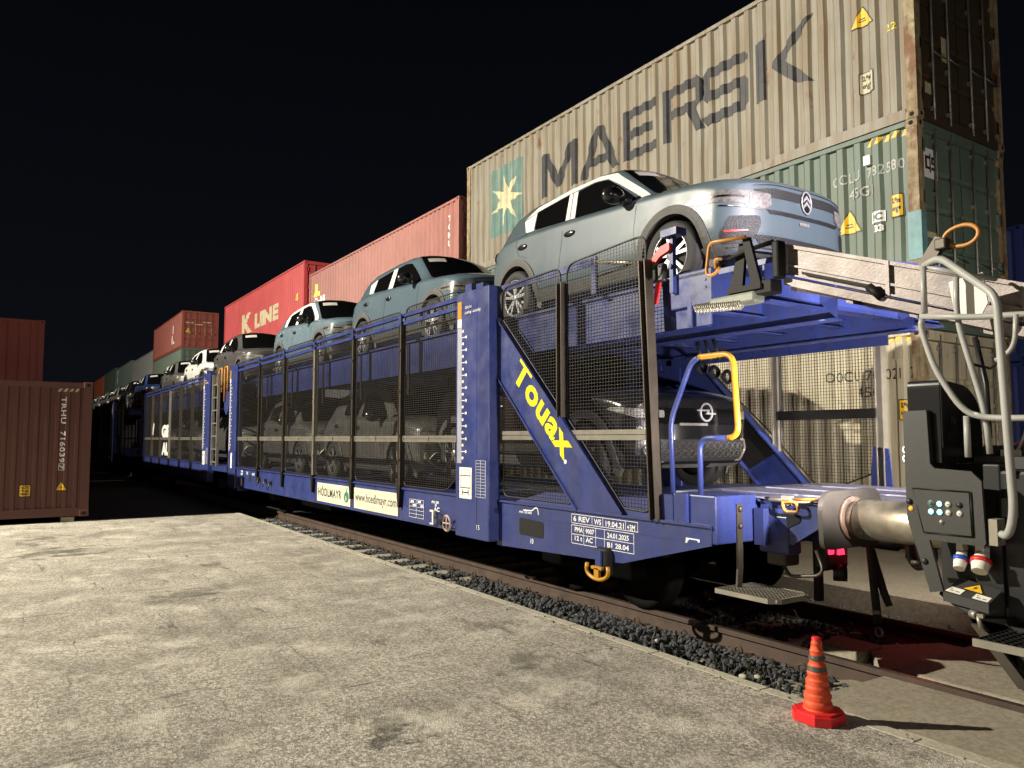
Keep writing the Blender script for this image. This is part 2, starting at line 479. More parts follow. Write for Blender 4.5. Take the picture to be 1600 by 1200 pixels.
# concrete panels of the level crossing
def cslab(name, x0, x1, y0, y1, z, ch=0.02):
    mb = MB(); mb.bbox(x0, x1, y0, y1, -0.22, z, ch); return struct(name, mb, M['slab'])
cslab('crossing_slab', -3.08, -0.2, 4.205, 5.085, -0.012); cslab('crossing_slab', -0.18, 3.0, 4.19, 5.085, -0.012)
cslab('crossing_slab', -3.15, -1.2, 5.29, 6.58, -0.016); cslab('crossing_slab', -1.18, 3.0, 5.29, 6.58, -0.016)
cslab('crossing_slab', -3.15, 3.0, 6.745, 7.34, 0.0)
mb = MB(); mb.prism([(-3.62,4.60),(-3.10,4.36),(-3.10,5.08),(-3.30,5.08)], 'z', -0.22, -0.10); struct('crossing_wing', mb, M['slab'])
mb = MB(); mb.prism([(-3.75,5.95),(-3.17,5.33),(-3.17,6.56),(-3.45,6.56)], 'z', -0.22, -0.09); struct('crossing_wing', mb, M['slab'])

# rails
RY = (5.165, 6.672)
def rail_section(y):
    p = [(-.075,-.172),(.075,-.172),(.075,-.16),(.012,-.145),(.009,-.05),(.036,-.038),(.036,-.006),(.028,0),(-.028,0),(-.036,-.006),(-.036,-.038),(-.009,-.05),(-.012,-.145),(-.075,-.16)]
    return [(y+a, b) for a, b in p]
for i, y in enumerate(RY):
    t = thing('rail', ('rusty running rail nearest the platform edge, along the ballast' if i == 0 else 'rusty running rail on the far side of the track below the red lamp'), 'rail', (-30, y, 0), 'running rails of the loading track')
    mb = MB(); mb.prism(rail_section(y), 'x', -110, 14); mb.build('rail_profile', M['rail_steel'], t)
    mb = MB(); mb.box(-110, 14, y-0.024, y+0.024, 0.0008, 0.0016); mb.build('running_surface', M['rail_top'], t)
# sleepers with spring clips
def clip_mb(x, y, s):
    mb = MB()
    pts = []
    for k in range(13):
        a = -0.4 + 4.6*k/12
        pts.append((x + 0.034*math.cos(a), y + s*(0.105+0.012*k/12), -0.118 + 0.034*math.sin(a)))
    mb.tube([(x+0.03, y+s*0.06, -0.155)] + pts, 0.009, 6)
    mb.box(x-0.05, x+0.05, y+s*0.078, y+s*0.15, -0.170, -0.152)
    return mb
sl0 = None
xs = -16.9; k = 0
while xs < -3.4:
    if sl0 is None:
        sl0 = thing('sleeper', 'pale concrete sleeper of the loading track', 'sleeper', (xs, 5.918, -0.165), 'concrete sleepers under the loading track')
        mb = MB(); mb.prism([(4.62,-.21),(7.22,-.21),(7.22,-.185),(7.12,-.165),(4.72,-.165),(4.62,-.185)], 'x', xs-0.13, xs+0.13); mb.build('tie_block', M['sleeper'], sl0)
        for y, s in ((RY[0],-1),(RY[0],1),(RY[1],-1),(RY[1],1)):
            clip_mb(xs, y, s).build('rail_clip', M['rail_steel'], sl0)
    else:
        copy_tree(sl0, loc=(xs, 5.918, -0.165))
    xs += 0.6; k += 1
# ballast
def stones(n, x0, x1, y0f, y1f, zf, smin, smax, seed, keep=None):
    rng = np.random.default_rng(seed)
    bm = bmesh.new(); bmesh.ops.create_icosphere(bm, subdivisions=1, radius=1.0)
    V = np.array([v.co[:] for v in bm.verts]); F = np.array([[v.index for v in f.verts] for f in bm.faces]); bm.free()
    xs = rng.uniform(x0, x1, n); ys = y0f(xs) + (y1f(xs)-y0f(xs))*rng.uniform(0, 1, n)
    if keep is not None:
        ok = keep(xs, ys, rng); xs, ys = xs[ok], ys[ok]; n = len(xs)
    zs = zf(xs, ys, rng.uniform(0, 1, n)); s = rng.uniform(smin, smax, n)
    out = []
    dirs = rng.normal(size=(n, 5, 3)); dirs /= np.linalg.norm(dirs, axis=2, keepdims=True)
    for i in range(n):
        P = V.copy()
        for d in dirs[i]:                       # chop flat facets
            h = P @ d; c = 0.55; P -= np.outer(np.clip(h-c, 0, None), d)
        q, _ = np.linalg.qr(rng.normal(size=(3,3)))
        P = (P*np.array([1, rng.uniform(.6,1), rng.uniform(.5,.8)])) @ q.T
        out.append(P*s[i] + np.array([xs[i], ys[i], zs[i]]))
    allv = np.concatenate(out); allf = np.concatenate([F + i*len(V) for i in range(n)])
    me = bpy.data.meshes.new('ballast'); me.from_pydata(allv.tolist(), [], allf.tolist()); me.materials.append(M['stone'])
    return me
def bl(me, name='ballast'):
    o = bpy.data.objects.new(name, me); col.objects.link(o); return tag(o, kind='stuff', label='dark crushed stone ballast between the platform edge and the rail', cat='ballast')
def near_z(x, y, u):
    h = np.clip((x+9.5)/3.0, 0, 1)                       # fuller towards the crossing
    hill = np.exp(-((y-4.62)/0.3)**2)
    return -0.195 + 0.04*u + h*(0.075*hill+0.02)*u**0.5
def sl_keep(x, y, rng):
    ph = np.abs(((x+16.9+0.3) % 0.6)-0.3)
    return ~((ph < 0.145) & (y > 4.60) & ((x < -8.2) | (rng.uniform(0,1,len(x)) < 0.25)))
bl(stones(9800, -17.2, -3.15, lambda x: ky(x)+0.02, lambda x: 0*x+5.09, near_z, 0.013, 0.046, 3, sl_keep))
o = bl(stones(2600, -6.0, -3.1, lambda x: 0*x+5.27, lambda x: 0*x+6.58, lambda x,y,u: -0.205+0.05*u, 0.018, 0.036, 5))
o['label'] = 'dark crushed stone between the two rails beside the crossing panels'
o = bl(stones(900, -8.0, -3.1, lambda x: 0*x+6.76, lambda x: 0*x+7.33, lambda x,y,u: -0.19+0.06*u, 0.018, 0.045, 9))
o['label'] = 'loose stones along the foot of the far platform ledge'
def spill_keep(x, y, rng): return rng.uniform(0,1,len(x)) < np.exp(-(ky(x)-y)/0.10)
o = bl(stones(900, -16.5, -0.5, lambda x: ky(x)-0.5, lambda x: ky(x)-0.005, lambda x,y,u: 0.004+0.003*u, 0.004, 0.013, 21, spill_keep))
o['label'] = 'small stone chips scattered along the platform edge'
# a few pale pebbles and weeds beside the crossing
for x, y, s in ((-3.72,4.42,0.032),(-3.66,4.50,0.026),(-4.75,4.60,0.03)):
    mb = MB(); mb.sphere((x,y,-0.075), s, (1.2,0.8,0.6), seg=10, rings=6)
    tag(mb.build('pebble', M['kerbm']), 'small pale pebble on the dark ballast near the traffic cone' if y < 4.55 else 'small pale pebble on the dark ballast further along the rail', 'pebble', 'pale pebbles on the ballast')
mb = MB(); mb.bbox(-3.98,-3.62,5.62,5.98,-.21,-.06,.015); tag(mb.build('concrete_block', M['slab']), 'pale concrete block lying between the rails behind the traffic cone', 'block')
M['weed'] = mat('dry_weed', (0.10,0.10,0.04), 0.8)
rw = random.Random(4); mb = MB()
for i in range(60):
    x = rw.uniform(-4.0,-3.2); y = rw.uniform(4.25,4.75); h = rw.uniform(.05,.16); dx = rw.uniform(-.05,.05); dy = rw.uniform(-.05,.05)
    mb.tube([(x,y,-.14),(x+dx*.4,y+dy*.4,-.14+h*.6),(x+dx,y+dy,-.14+h)], [.002,.0016,.0006], 3)
tag(mb.build('weeds', M['weed']), 'thin dry weed stalks growing from the ballast near the traffic cone', 'weeds', kind='stuff')
# ================================================================== shipping containers
PITCH = 0.278; DEP = 0.044
def prof(s, pitch=PITCH, dep=DEP):
    t = (s % pitch)/pitch
    if t < .32: return 0.0
    if t < .48: return dep*(t-.32)/.16
    if t < .84: return dep
    return dep*(1-(t-.84)/.16)
BREAKS = (0.0, .32, .48, .84)
def corr_grid(s0, s1, z0, z1, pitch=PITCH, dep=DEP):
    """list of (s, depth) along the wall"""
    out = []; n0 = int(math.floor(0)); L = s1 - s0
    k = 0
    pts = [0.0]
    while True:
        done = False
        for b in BREAKS:
            s = (k+b)*pitch
            if s > L - 1e-4: done = True; break
            if s > 1e-4: pts.append(s)
        if done: break
        k += 1
    pts.append(L)
    return [(s0+s, prof(s+1e-7, pitch, dep)) for s in pts]
def corr_decal(vf, s_of, s0, pitch=PITCH, dep=DEP, off=0.004):
    """2D mesh (u,v) with u along the wall -> list of (u, depth-off, v) faces cut at the folds"""
    bm = bmesh.new()
    vs = [bm.verts.new((s_of + a, 0, b)) for a, b in vf[0]]
    for f in vf[1]:
        try: bm.faces.new([vs[i] for i in f])
        except ValueError: pass
    us = [v.co.x for v in bm.verts]
    if not us: return bm
    a, b = min(us), max(us)
    k = int((a-s0)//pitch)
    while s0 + k*pitch < b:
        for br in BREAKS:
            c = s0 + (k+br)*pitch
            if a < c < b:
                bmesh.ops.bisect_plane(bm, geom=bm.verts[:]+bm.edges[:]+bm.faces[:], plane_co=(c,0,0), plane_no=(1,0,0), dist=1e-5)
        k += 1
    for v in bm.verts: v.co.y = prof(v.co.x - s0 + 1e-7, pitch, dep) - off
    return bm

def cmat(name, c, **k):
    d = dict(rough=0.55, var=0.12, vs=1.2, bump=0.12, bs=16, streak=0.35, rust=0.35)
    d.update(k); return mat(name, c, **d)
M['c_beige'] = cmat('beige_container_paint', (.222,.207,.165), streak=0.75, dirt=(0.17,0.115,0.055), rust=0.42)
M['c_shade'] = cmat('shade_toned_container_paint', (0.02,0.022,0.028))  # near-black colour stands in for shade on containers hidden behind the train
M['c_green'] = cmat('green_container_paint', (.098,.142,.113), streak=0.55, dirt=(0.10,0.12,0.08), rust=0.32)
M['c_cream'] = cmat('cream_container_paint', (.45,.41,.29), streak=0.45, dirt=(0.25,0.17,0.08), rust=0.38)
M['c_red'] = cmat('faded_red_container_paint', (0.312,0.121,0.098), streak=0.3, dirt=(0.25,0.10,0.07), rust=0.3)
M['c_kred'] = cmat('bright_red_container_paint', (0.442,0.047,0.051), streak=0.2, dirt=(0.3,0.05,0.04), rust=0.3)
M['c_dred'] = cmat('dark_red_container_paint', (0.272,0.060,0.044), streak=0.2, dirt=(0.12,0.05,0.03), rust=0.3)
M['c_tri'] = cmat('brown_red_container_paint', (.09,.028,.02), streak=0.15, dirt=(0.11,0.04,0.03), rust=0.2)
M['c_org'] = cmat('orange_container_paint', (0.55,0.15,0.07), streak=0.2)
M['c_grey'] = cmat('grey_container_paint', (0.20,0.215,0.21), streak=0.2)
M['c_gg'] = cmat('grey_green_container_paint', (0.15,0.21,0.19), streak=0.2)
M['c_blue'] = cmat('blue_container_paint', (0.03,0.05,0.22), streak=0.2)
M['c_post'] = mat('rusty_corner_post', (0.30,0.25,0.15), 0.7, var=0.5, vs=9, bump=0.5, bs=30, streak=0.75, dirt=(0.14,0.07,0.025), rust=0.9)
M['bar'] = mat('zinc_lock_bar', (0.22,0.21,0.18), 0.45, 0.5, var=0.3, vs=5)
M['hole'] = mat('dark_opening', (0.006,0.006,0.006), 0.9)
M['teal'] = mat('teal_paint', (0.075,0.165,0.155), 0.6, var=0.25, vs=4, streak=0.45, dirt=(0.3,0.3,0.2))
M['cyan'] = mat('pale_blue_patch', (0.12,0.26,0.28), 0.55, var=0.2, vs=8, streak=0.3)
M['wornw'] = mat('worn_white_lettering', (0.40,0.41,0.38), 0.6, var=0.3, vs=9)
M['sandlet'] = mat('cream_lettering', (0.50,0.45,0.28), 0.55, var=0.2, vs=6)
M['signy'] = mat('yellow_warning_label', (0.75,0.45,0.02), 0.5, var=0.15, vs=10)
M['greylet'] = mat('faded_black_lettering', (0.022,0.022,0.026), 0.55, var=0.45, vs=8, streak=0.10, dirt=(0.2,0.17,0.11))

class Cont:
    def __init__(s, name, label, X, L, z0, H, Y, body, post=None, W=2.438, end='door', group=None, epitch=0.25, dist=False, cat='container', door=None):
        s.X, s.L, s.z0, s.H, s.Y, s.W = X, L, z0, H, Y, W
        s.body, post = body, post or body; s.door = door or body
        s.root = r = thing(name, label, cat, (X-L/2, Y+W/2, z0), group)
        z1 = z0+H; x0 = X-L
        s.s0 = x0+0.13
        # long walls
        for side in (0, 1):
            g = corr_grid(x0+0.13, X-0.13, z0+.16, z1-.09)
            y = Y+0.022 if side == 0 else Y+W-0.022
            sg = 1 if side == 0 else -1
            n = len(g); mb = MB(); rows = 6 if not dist else 1; vs = []
            for q in range(rows+1):
                zz = z0+.15+(z1-.06-z0-.15)*q/rows
                for a, d in g:                     # years of knocks: the panel is pushed in here and there
                    dn = 0.0 if q in (0, rows) else max(0, math.sin(a*1.7+zz*2.3+X)*math.sin(a*.61-zz*1.9+2*X)+.55*math.sin(a*4.3+zz*3.1))*.011
                    vs.append((a, y+sg*(d+dn), zz))
            mb.add(vs, [(q*n+i, q*n+i+1, (q+1)*n+i+1, (q+1)*n+i) for q in range(rows) for i in range(n-1)])
            mb.build('side_wall', body, r)
        mb = MB(); mb.box(x0+.1, X-.1, Y+.03, Y+W-.03, z1-.05, z1-.012); mb.build('roof', body, r)
        mb = MB(); mb.box(x0+.1, X-.1, Y+.05, Y+W-.05, z0+.10, z0+.15); mb.build('floor', M['steel_dk'], r)
        for y0, y1, in ((Y+.005, Y+.07), (Y+W-.07, Y+W-.005)):
            mb = MB(); mb.box(x0+.17, X-.17, y0, y1, z1-.075, z1-.008); mb.build('top_rail', body, r)
            mb = MB(); mb.box(x0+.17, X-.17, y0, y1, z0+.012, z0+.165); mb.build('bottom_rail', body, r)
        for xa, xb in ((X-.155, X-.002), (x0+.002, x0+.155)):
            for y0, y1 in ((Y+.002, Y+.15), (Y+W-.15, Y+W-.002)):
                mb = MB(); mb.box(xa, xb, y0, y1, z0+.115, z1-.115); mb.build('corner_post', post, r)
                for zz in (z0, z1-.118):
                    mb = MB(); mb.bbox(xa-.012, xb+.012, y0-.008, y1+.008, zz, zz+.118, .012)
                    c = mb.build('corner_casting', post, r)
                    hb = MB(); xm = (xa+xb)/2; ym = y0-.010 if y0 < Y+1 else y1+.010
                    hb.prism(fillet2([(xm-.032,zz+.03),(xm+.032,zz+.03),(xm+.032,zz+.09),(xm-.032,zz+.09)], .03), 'y', ym-.001, ym+.003)
                    hb.build('casting_hole', M['hole'], c)
                    if xa > X-1:
                        hb = MB()
                        hb.prism(fillet2([((y0+y1)/2-.03,zz+.03),((y0+y1)/2+.03,zz+.03),((y0+y1)/2+.03,zz+.09),((y0+y1)/2-.03,zz+.09)], .028), 'x', xb+.013, xb+.0155)
                        hb.build('casting_hole', M['hole'], c)
        # far end wall
        mb = MB(); mb.box(x0+.03, x0+.08, Y+.14, Y+W-.14, z0+.1, z1-.1); mb.build('end_wall', body, r)
        if end == 'door': s.doors(dist)
        else:
            g = corr_grid(Y+.15, Y+W-.15, 0, 0, epitch, .022)
            n = len(g); mb = MB()
            vs = [(X-.02-d, a, z0+.15) for a, d in g] + [(X-.02-d, a, z1-.10) for a, d in g]
            mb.add(vs, [(i, i+1, n+i+1, n+i) for i in range(n-1)]); mb.build('end_wall', body, r)
            mb = MB(); mb.box(X-.11, X-.004, Y+.15, Y+W-.15, z0+.01, z0+.17); mb.build('sill_beam', body, r)
            mb = MB(); mb.box(X-.11, X-.004, Y+.15, Y+W-.15, z1-.115, z1-.01); mb.build('header_beam', body, r)
            s.e0 = Y+.15; s.epitch = epitch
    def doors(s, dist):
        X, Y, W, z0, z1, r = s.X, s.Y, s.W, s.z0, s.z0+s.H, s.root
        mb = MB(); mb.box(X-.11, X-.004, Y+.15, Y+W-.15, z0+.01, z0+.14); mb.build('sill_beam', s.door, r)
        mb = MB(); mb.box(X-.11, X-.004, Y+.15, Y+W-.15, z1-.14, z1-.01); mb.build('header_beam', s.door, r)
        ym = Y+W/2
        for a, b in ((Y+.16, ym-.008), (ym+.008, Y+W-.16)):
            mb = MB(); xd = X-.045; nb = 5; zt, zb = z1-.155, z0+.155
            # pressed door leaf: flat fields between horizontal recesses
            zs = np.linspace(zb, zt, nb+1); prf = []
            for i in range(nb):
                prf += [(zs[i]+.03, 0), (zs[i+1]-.06, 0), (zs[i+1]-.04, .03), (zs[i+1]+.01, .03)] if i < nb-1 else [(zs[i]+.03, 0), (zs[i+1], 0)]
            prf = [(zb, 0)] + prf
            n = len(prf)
            vs = [(xd-d, a, z) for z, d in prf] + [(xd-d, b, z) for z, d in prf]
            mb.add(vs, [(i, i+1, n+i+1, n+i) for i in range(n-1)])
            leaf = mb.build('door_leaf', s.door, r)
            for yb in (a+.30, b-.32):
                mb = MB(); mb.cyl((X-.008, yb, z0+.06), (X-.008, yb, z1-.06), .017, 8)
                for zz in (z0+.22, z0+.85, z1-1.0, z1-.25): mb.box(X-.044, X-.006, yb-.045, yb+.045, zz-.03, zz+.03)
                mb.build('locking_bar', M['bar'], leaf)
                mb = MB(); mb.tube([(X+.004, yb, z0+1.05), (X+.012, yb+.14, z0+1.02), (X+.012, yb+.34, z0+1.02)], .011, 6); mb.build('door_handle', M['bar'], leaf)
            if not dist:
                yh = a if a < ym-.3 else b
                for zz in np.linspace(z0+.35, z1-.35, 4):
                    mb = MB(); mb.box(X-.05, X-.002, yh-.04, yh+.04, zz-.09, zz+.09); mb.build('hinge', s.door, leaf)
    def side_text(s, vf, x, z, m, name='lettering'):
        """lettering painted on the near long wall; x = left edge in world, z = baseline"""
        bm = corr_decal(vf, x, s.s0)
        for v in bm.verts: v.co.y += s.Y+0.022; v.co.z += z
        mb = MB(); mb.bm(bm); bm.free()
        return mb.build(name, m, s.root, fixn=False)
    def end_text(s, vf, y, z, m, name='lettering', off=0.003, rot=False, flat=None):
        if flat is None:
            bm = corr_decal(vf, y, s.e0, s.epitch, .022, off)
            vs = [(s.X-.02-v.co.y, v.co.x, v.co.z+z) for v in bm.verts]
            bm.verts.index_update(); fs = [[v.index for v in f.verts] for f in bm.faces]; bm.free()
        else:
            vs = [(flat, y+a, z+b) for a, b in vf[0]]; fs = vf[1]
        mb = MB(); mb.add(vs, fs); return mb.build(name, m, s.root, fixn=False)
def rect(w, h, r=0.0): return poly2d([fillet2([(0,0),(w,0),(w,h),(0,h)], r, 3) if r else [(0,0),(w,0),(w,h),(0,h)]])
def rot90(vf): return [(b, -a) for a, b in vf[0]], vf[1]
def shift(vf, a, b): return [(p[0]+a, p[1]+b) for p in vf[0]], vf[1]
def join2d(l):
    vs = []; fs = []
    for v, f in l:
        b = len(vs); vs += v; fs += [tuple(b+i for i in q) for q in f]
    return vs, fs
def warn_tri(c, x, z, s=0.30, wall='side', y=None):
    tri = lambda k: poly2d([fillet2([(-k*.55,-k*.35),(k*.55,-k*.35),(0,k*.62)], k*.08)])
    lines = join2d([shift(rect(s*.34,s*.05),-s*.17,-s*.12), shift(rect(s*.26,s*.05),-s*.13,-s*.0)])
    if wall == 'side':
        c.side_text(tri(s*1.14), x, z, M['ink'], 'warning_label_edge')
        bm = corr_decal(tri(s), x, c.s0, off=.0065)
        for v in bm.verts: v.co.y += c.Y+.022; v.co.z += z
        mb = MB(); mb.bm(bm); o = mb.build('warning_label', M['signy'], c.root, fixn=False)
        bm = corr_decal(lines, x, c.s0, off=.009)
        for v in bm.verts: v.co.y += c.Y+.022; v.co.z += z
        mb = MB(); mb.bm(bm); mb.build('label_print', M['ink'], o, fixn=False)
    else:
        fl = c.X-.04 if wall == 'door' else None
        f2 = None if fl is None else fl+.003
        c.end_text(tri(s*1.14), y, z, M['ink'], 'warning_label_edge', flat=fl)
        o = c.end_text(tri(s), y, z, M['signy'], 'warning_label', off=.006, flat=f2)
        c.end_text(lines, y, z, M['ink'], 'label_print', off=.009, flat=None if fl is None else fl+.006)
def yel_box(c, x, z, lines=('2,9m',"9'6\""), w=.26, h=.34, wall='side', y=None, m='signy'):
    if wall == 'side':
        c.side_text(shift(rect(w+.03,h+.03,.03),-.015,-.015), x, z, M['ink'], 'height_label_edge')
        bm = corr_decal(rect(w,h,.02), x, c.s0, off=.0065)
        for v in bm.verts: v.co.y += c.Y+.022; v.co.z += z
        mb = MB(); mb.bm(bm); o = mb.build('height_label', M[m], c.root, fixn=False)
        for i, t in enumerate(lines):
            vf = shift(fit2d(text2d(t, .2, .012), w*.74, h*.32), w*.13, h*(.56-.44*i))
            bm = corr_decal(vf, x, c.s0, off=.009)
            for v in bm.verts: v.co.y += c.Y+.022; v.co.z += z
            mb = MB(); mb.bm(bm); mb.build('label_print', M['ink'], o, fixn=False)
    else:
        c.end_text(shift(rect(w+.03,h+.03,.03),-.015,-.015), y, z, M['ink'], 'height_label_edge')
        c.end_text(rect(w,h,.02), y, z, M[m], 'height_label', off=.006)
        for i, t in enumerate(lines):
            c.end_text(shift(fit2d(text2d(t, .2, .008), w*.74, h*.24), w*.13, h*(.68-.30*i)), y, z, M['ink'], 'label_print', off=.009)
def hazard(c, x, z, n=5, w=.12, h=.09, wall='side', y=None):
    a = join2d([shift(poly2d([[(0,0),(w*.55,0),(w,h),(w*.45,h)]]), i*w*1.05, 0) for i in range(n)])
    if wall == 'side': c.side_text(a, x, z, M['signy'], 'hazard_stripe')
    else: c.end_text(a, y, z, M['sandlet'], 'hazard_stripe')

YC = 10.21; XE = -5.42
HC = 2.896
zB = 0.18
# ---- tall stack at the right: cream, green, beige
cream = Cont('shipping_container', 'rust streaked cream container at the bottom, under the green one', XE-.05, 12.19, zB, HC, YC, M['c_cream'], M['c_post'], group='containers stacked beside the train')
grn = Cont('shipping_container', 'weathered green container with white code, between the cream and the beige ones', XE-.02, 12.19, zB+HC, HC, YC, M['c_green'], M['c_post'], group='containers stacked beside the train')
M['c_bdoor'] = cmat('dark_brown_container_doors', (.05,.035,.02), rust=.5)
bge = Cont('shipping_container', 'weathered beige container with huge black lettering and a star, topmost of the nearest stack', XE, 12.19, zB+2*HC, HC+.04, YC, M['c_beige'], M['c_post'], door=M['c_bdoor'], group='containers stacked beside the train')
# huge lettering (drawn letter by letter)
def L_M(): return [[(0,0),(.17,0),(.17,.66),(.44,.1),(.56,.1),(.83,.66),(.83,0),(1,0),(1,1),(.79,1),(.5,.38),(.21,1),(0,1)]]
def L_A(): return [[(0,0),(.19,0),(.27,.21),(.73,.21),(.81,0),(1,0),(.61,1),(.39,1)], ]
def L_E(): return [[(0,0),(1,0),(1,.18),(.2,.18),(.2,.41),(.9,.41),(.9,.59),(.2,.59),(.2,.82),(1,.82),(1,1),(0,1)]]
def L_S(): return [[(0,.12),(.10,0),(.9,0),(1,.1),(1,.48),(.9,.59),(.2,.59),(.2,.82),(1,.82),(1,.9),(.9,1),(.1,1),(0,.9),(0,.52),(.1,.41),(.8,.41),(.8,.18),(0,.18)]]
def L_K(): return [[(0,0),(.19,0),(.19,1),(0,1)], [(.28,.5),(.58,.78),(.78,.97),(1,1.05),(.93,.95),(.76,.76),(.52,.5),(.78,.24),(1,-.03),(.72,.06),(.5,.26)]]
Rr = [[(0,0),(.2,0),(.2,1),(0,1)], [(.2,.82),(.80,.82),(.80,.58),(.2,.58),(.2,.41),(.62,.41),(.80,0),(1.0,0),(.82,.42),(.95,.5),(1,.6),(1,.86),(.88,1),(.2,1)]]
def scl(polys, w, h): return [[(p[0]*w, p[1]*h) for p in q] for q in polys]
hL = 1.02; zl = zB+2*HC+1.18
Aout = scl(L_A(), 1.28, hL)
A_hole = [(.335*1.28,.39*hL),(.665*1.28,.39*hL),(.5*1.28,.83*hL)]
def A2d():
    outer = [Vector((a,b,0)) for a,b in Aout[0]]; inner = [Vector((a,b,0)) for a,b in A_hole[::-1]]
    tr = tessellate_polygon([outer, inner]); vs = [(v.x,v.y) for v in outer+inner]
    return vs, [tuple(t) for t in tr]
letters = [(-14.25, poly2d(scl(L_M(), 1.35, hL))), (-12.80, A2d()), (-11.42, poly2d(scl(L_E(), .98, hL))), (-10.28, poly2d(scl(Rr, 1.02, hL))), (-9.30, poly2d(scl(L_S(), 1.05, hL))), (-8.12, poly2d(scl(L_K(), 1.10, hL)))]
for x, vf in letters: bge.side_text(vf, x, zl, M['greylet'], 'huge_letter')
# star emblem
sq = bge.side_text(rect(1.50, 1.75, .06), -16.48, zB+2*HC+.72, M['teal'], 'emblem_panel')
st = []
for k in range(14):
    a = math.pi/2 + math.pi*k/7 + .16; r_ = .70 if k % 2 == 0 else .25
    st.append((r_*math.cos(a), r_*math.sin(a)))
bm = corr_decal(poly2d([st]), -15.73, bge.s0, off=.007)
for v in bm.verts: v.co.y += YC+.022; v.co.z += zB+2*HC+1.60
mb = MB(); mb.bm(bm); bm.free(); mb.build('emblem_star', M['sandlet'], sq, fixn=False)
warn_tri(bge, -6.20, 7.72, .30)
yel_box(bge, -6.26, 6.60, m='sandlet', w=.2, h=.3)
bge.side_text(fit2d(text2d('22', .2), .16, .10), -5.85, 7.35, M['lyellow'])
# green codes
grn.side_text(fit2d(text2d('CCLU 782580', .3, .004, 1.2), 1.10, .15), -6.76, 5.34, M['wornw'])
grn.side_text(fit2d(text2d('45G1', .3, .004, 1.1), .38, .15), -6.50, 5.09, M['wornw'])
grn.side_text(fit2d(text2d('33', .2, .01), .14, .10), -6.12, 4.52, M['white'])
grn.side_text(join2d([shift(rect(.2,.16),0,0)]), -6.16, 4.66, M['white'])
bm = corr_decal(fit2d(text2d('IC', .2, .01), .14, .11), -6.13, grn.s0, off=.008)
for v in bm.verts: v.co.y += YC+.022; v.co.z += 4.685
mb = MB(); mb.bm(bm); bm.free(); mb.build('lettering', M['c_green'], grn.root, fixn=False)
warn_tri(grn, -6.50, 4.72, .34); yel_box(grn, -5.86, 4.68, w=.16, h=.30)
hazard(grn, -6.2, 5.79, 5)
mb = MB(); mb.box(-6.23,-6.13, YC-.004, YC+.05, 5.52, 5.66); mb.build('vent_cover', M['white'], grn.root)
mb = MB(); mb.prism(fillet2([(-.01,0),(.15,0),(.15,.62),(-.01,.62)],.01), 'x', 0, .01)
mb = MB(); mb.box(XE-.19, XE+.0, YC-.010, YC-.002, 4.02, 4.68); mb.box(XE+.001-.02, XE+.004-.02, YC-.008, YC+.16, 4.02, 4.68); mb.build('pale_blue_patch', M['cyan'], grn.root)
# door logo plate on green
fl = XE-.02-.036
pl = grn.end_text(rect(.36,.42,.0), YC+.20, zB+2*HC-.78, M['white'], 'logo_plate', flat=fl)
lg = poly2d([[(0.04,.12),(.16,.12),(.16,.16),(.09,.16),(.09,.27),(.16,.27),(.16,.31),(.04,.31)], [(.155,.08),(.185,.08),(.185,.35),(.155,.35)], [(.20,.12),(.32,.12),(.32,.235),(.24,.235),(.24,.27),(.32,.27),(.32,.31),(.20,.31),(.20,.2),(.275,.2),(.275,.16),(.20,.16)]])
grn.end_text(lg, YC+.20, zB+2*HC-.78, M['ink'], 'logo', flat=fl+.003)
grn.end_text(rect(.30,.08), YC+.22, zB+2*HC-1.62, M['sandlet'], 'plate', flat=fl)
warn_tri(grn, 0, zB+HC+.62, .30, 'door', YC+.74)
bge.end_text(rect(.16,.36), YC+.76, zB+2*HC+1.0, M['sandlet'], 'plate', flat=XE-.036)
bge.end_text(rect(.16,.16), YC+.28, zB+2*HC+.42, M['sandlet'], 'plate', flat=XE-.036)
# cream codes
cream.side_text(fit2d(text2d('OOCU 707021 7', .3, .0, 1.1), 1.34, .15), -6.95, 2.42, M['ink'])
cream.side_text(fit2d(text2d('45G1', .3, .0), .42, .15), -6.45, 2.18, M['ink'])
yel_box(cream, -5.83, 1.86, w=.15, h=.26); hazard(cream, -6.0, 2.93, 4)
mb = MB(); mb.box(-5.86,-5.76, YC-.002, YC+.05, 2.68, 2.84); mb.build('vent_cover', M['c_cream'], cream.root)

# ---- long pink-red container behind, with the ones it stands on
g2 = 'containers stacked beside the train'
Cont('shipping_container', 'dark container at the bottom of the second stack, behind the train', -18.1, 12.19, zB, 2.591, YC, M['c_shade'], group=g2)
Cont('shipping_container', 'dark container in the middle of the second stack, behind the caged cars', -18.1, 12.19, zB+2.591, 2.74, YC, M['c_shade'], group=g2)
red = Cont('shipping_container', 'long faded pinkish red container, topmost of the second stack', -18.05, 12.35, zB+2.591+2.74, 2.75, YC, M['c_red'], group=g2)
for i, t in enumerate(('T','C','K','U',' ','4','7')):
    if t != ' ': red.side_text(fit2d(text2d(t, .3, .01), .16, .17), -18.75, 8.0-.24*i-.3, M['white'])
lgo = red.side_text(poly2d([fillet2([(0,0),(.75,.0),(.75,.16),(.35,.18),(.35,.5),(.1,.5)],.06)]), -29.9, 7.25, M['lyellow'], 'logo_swoosh')
red.side_text(fit2d(text2d('Gold', .3, .01), 1.2, .42), -29.9, 6.78, M['white'])
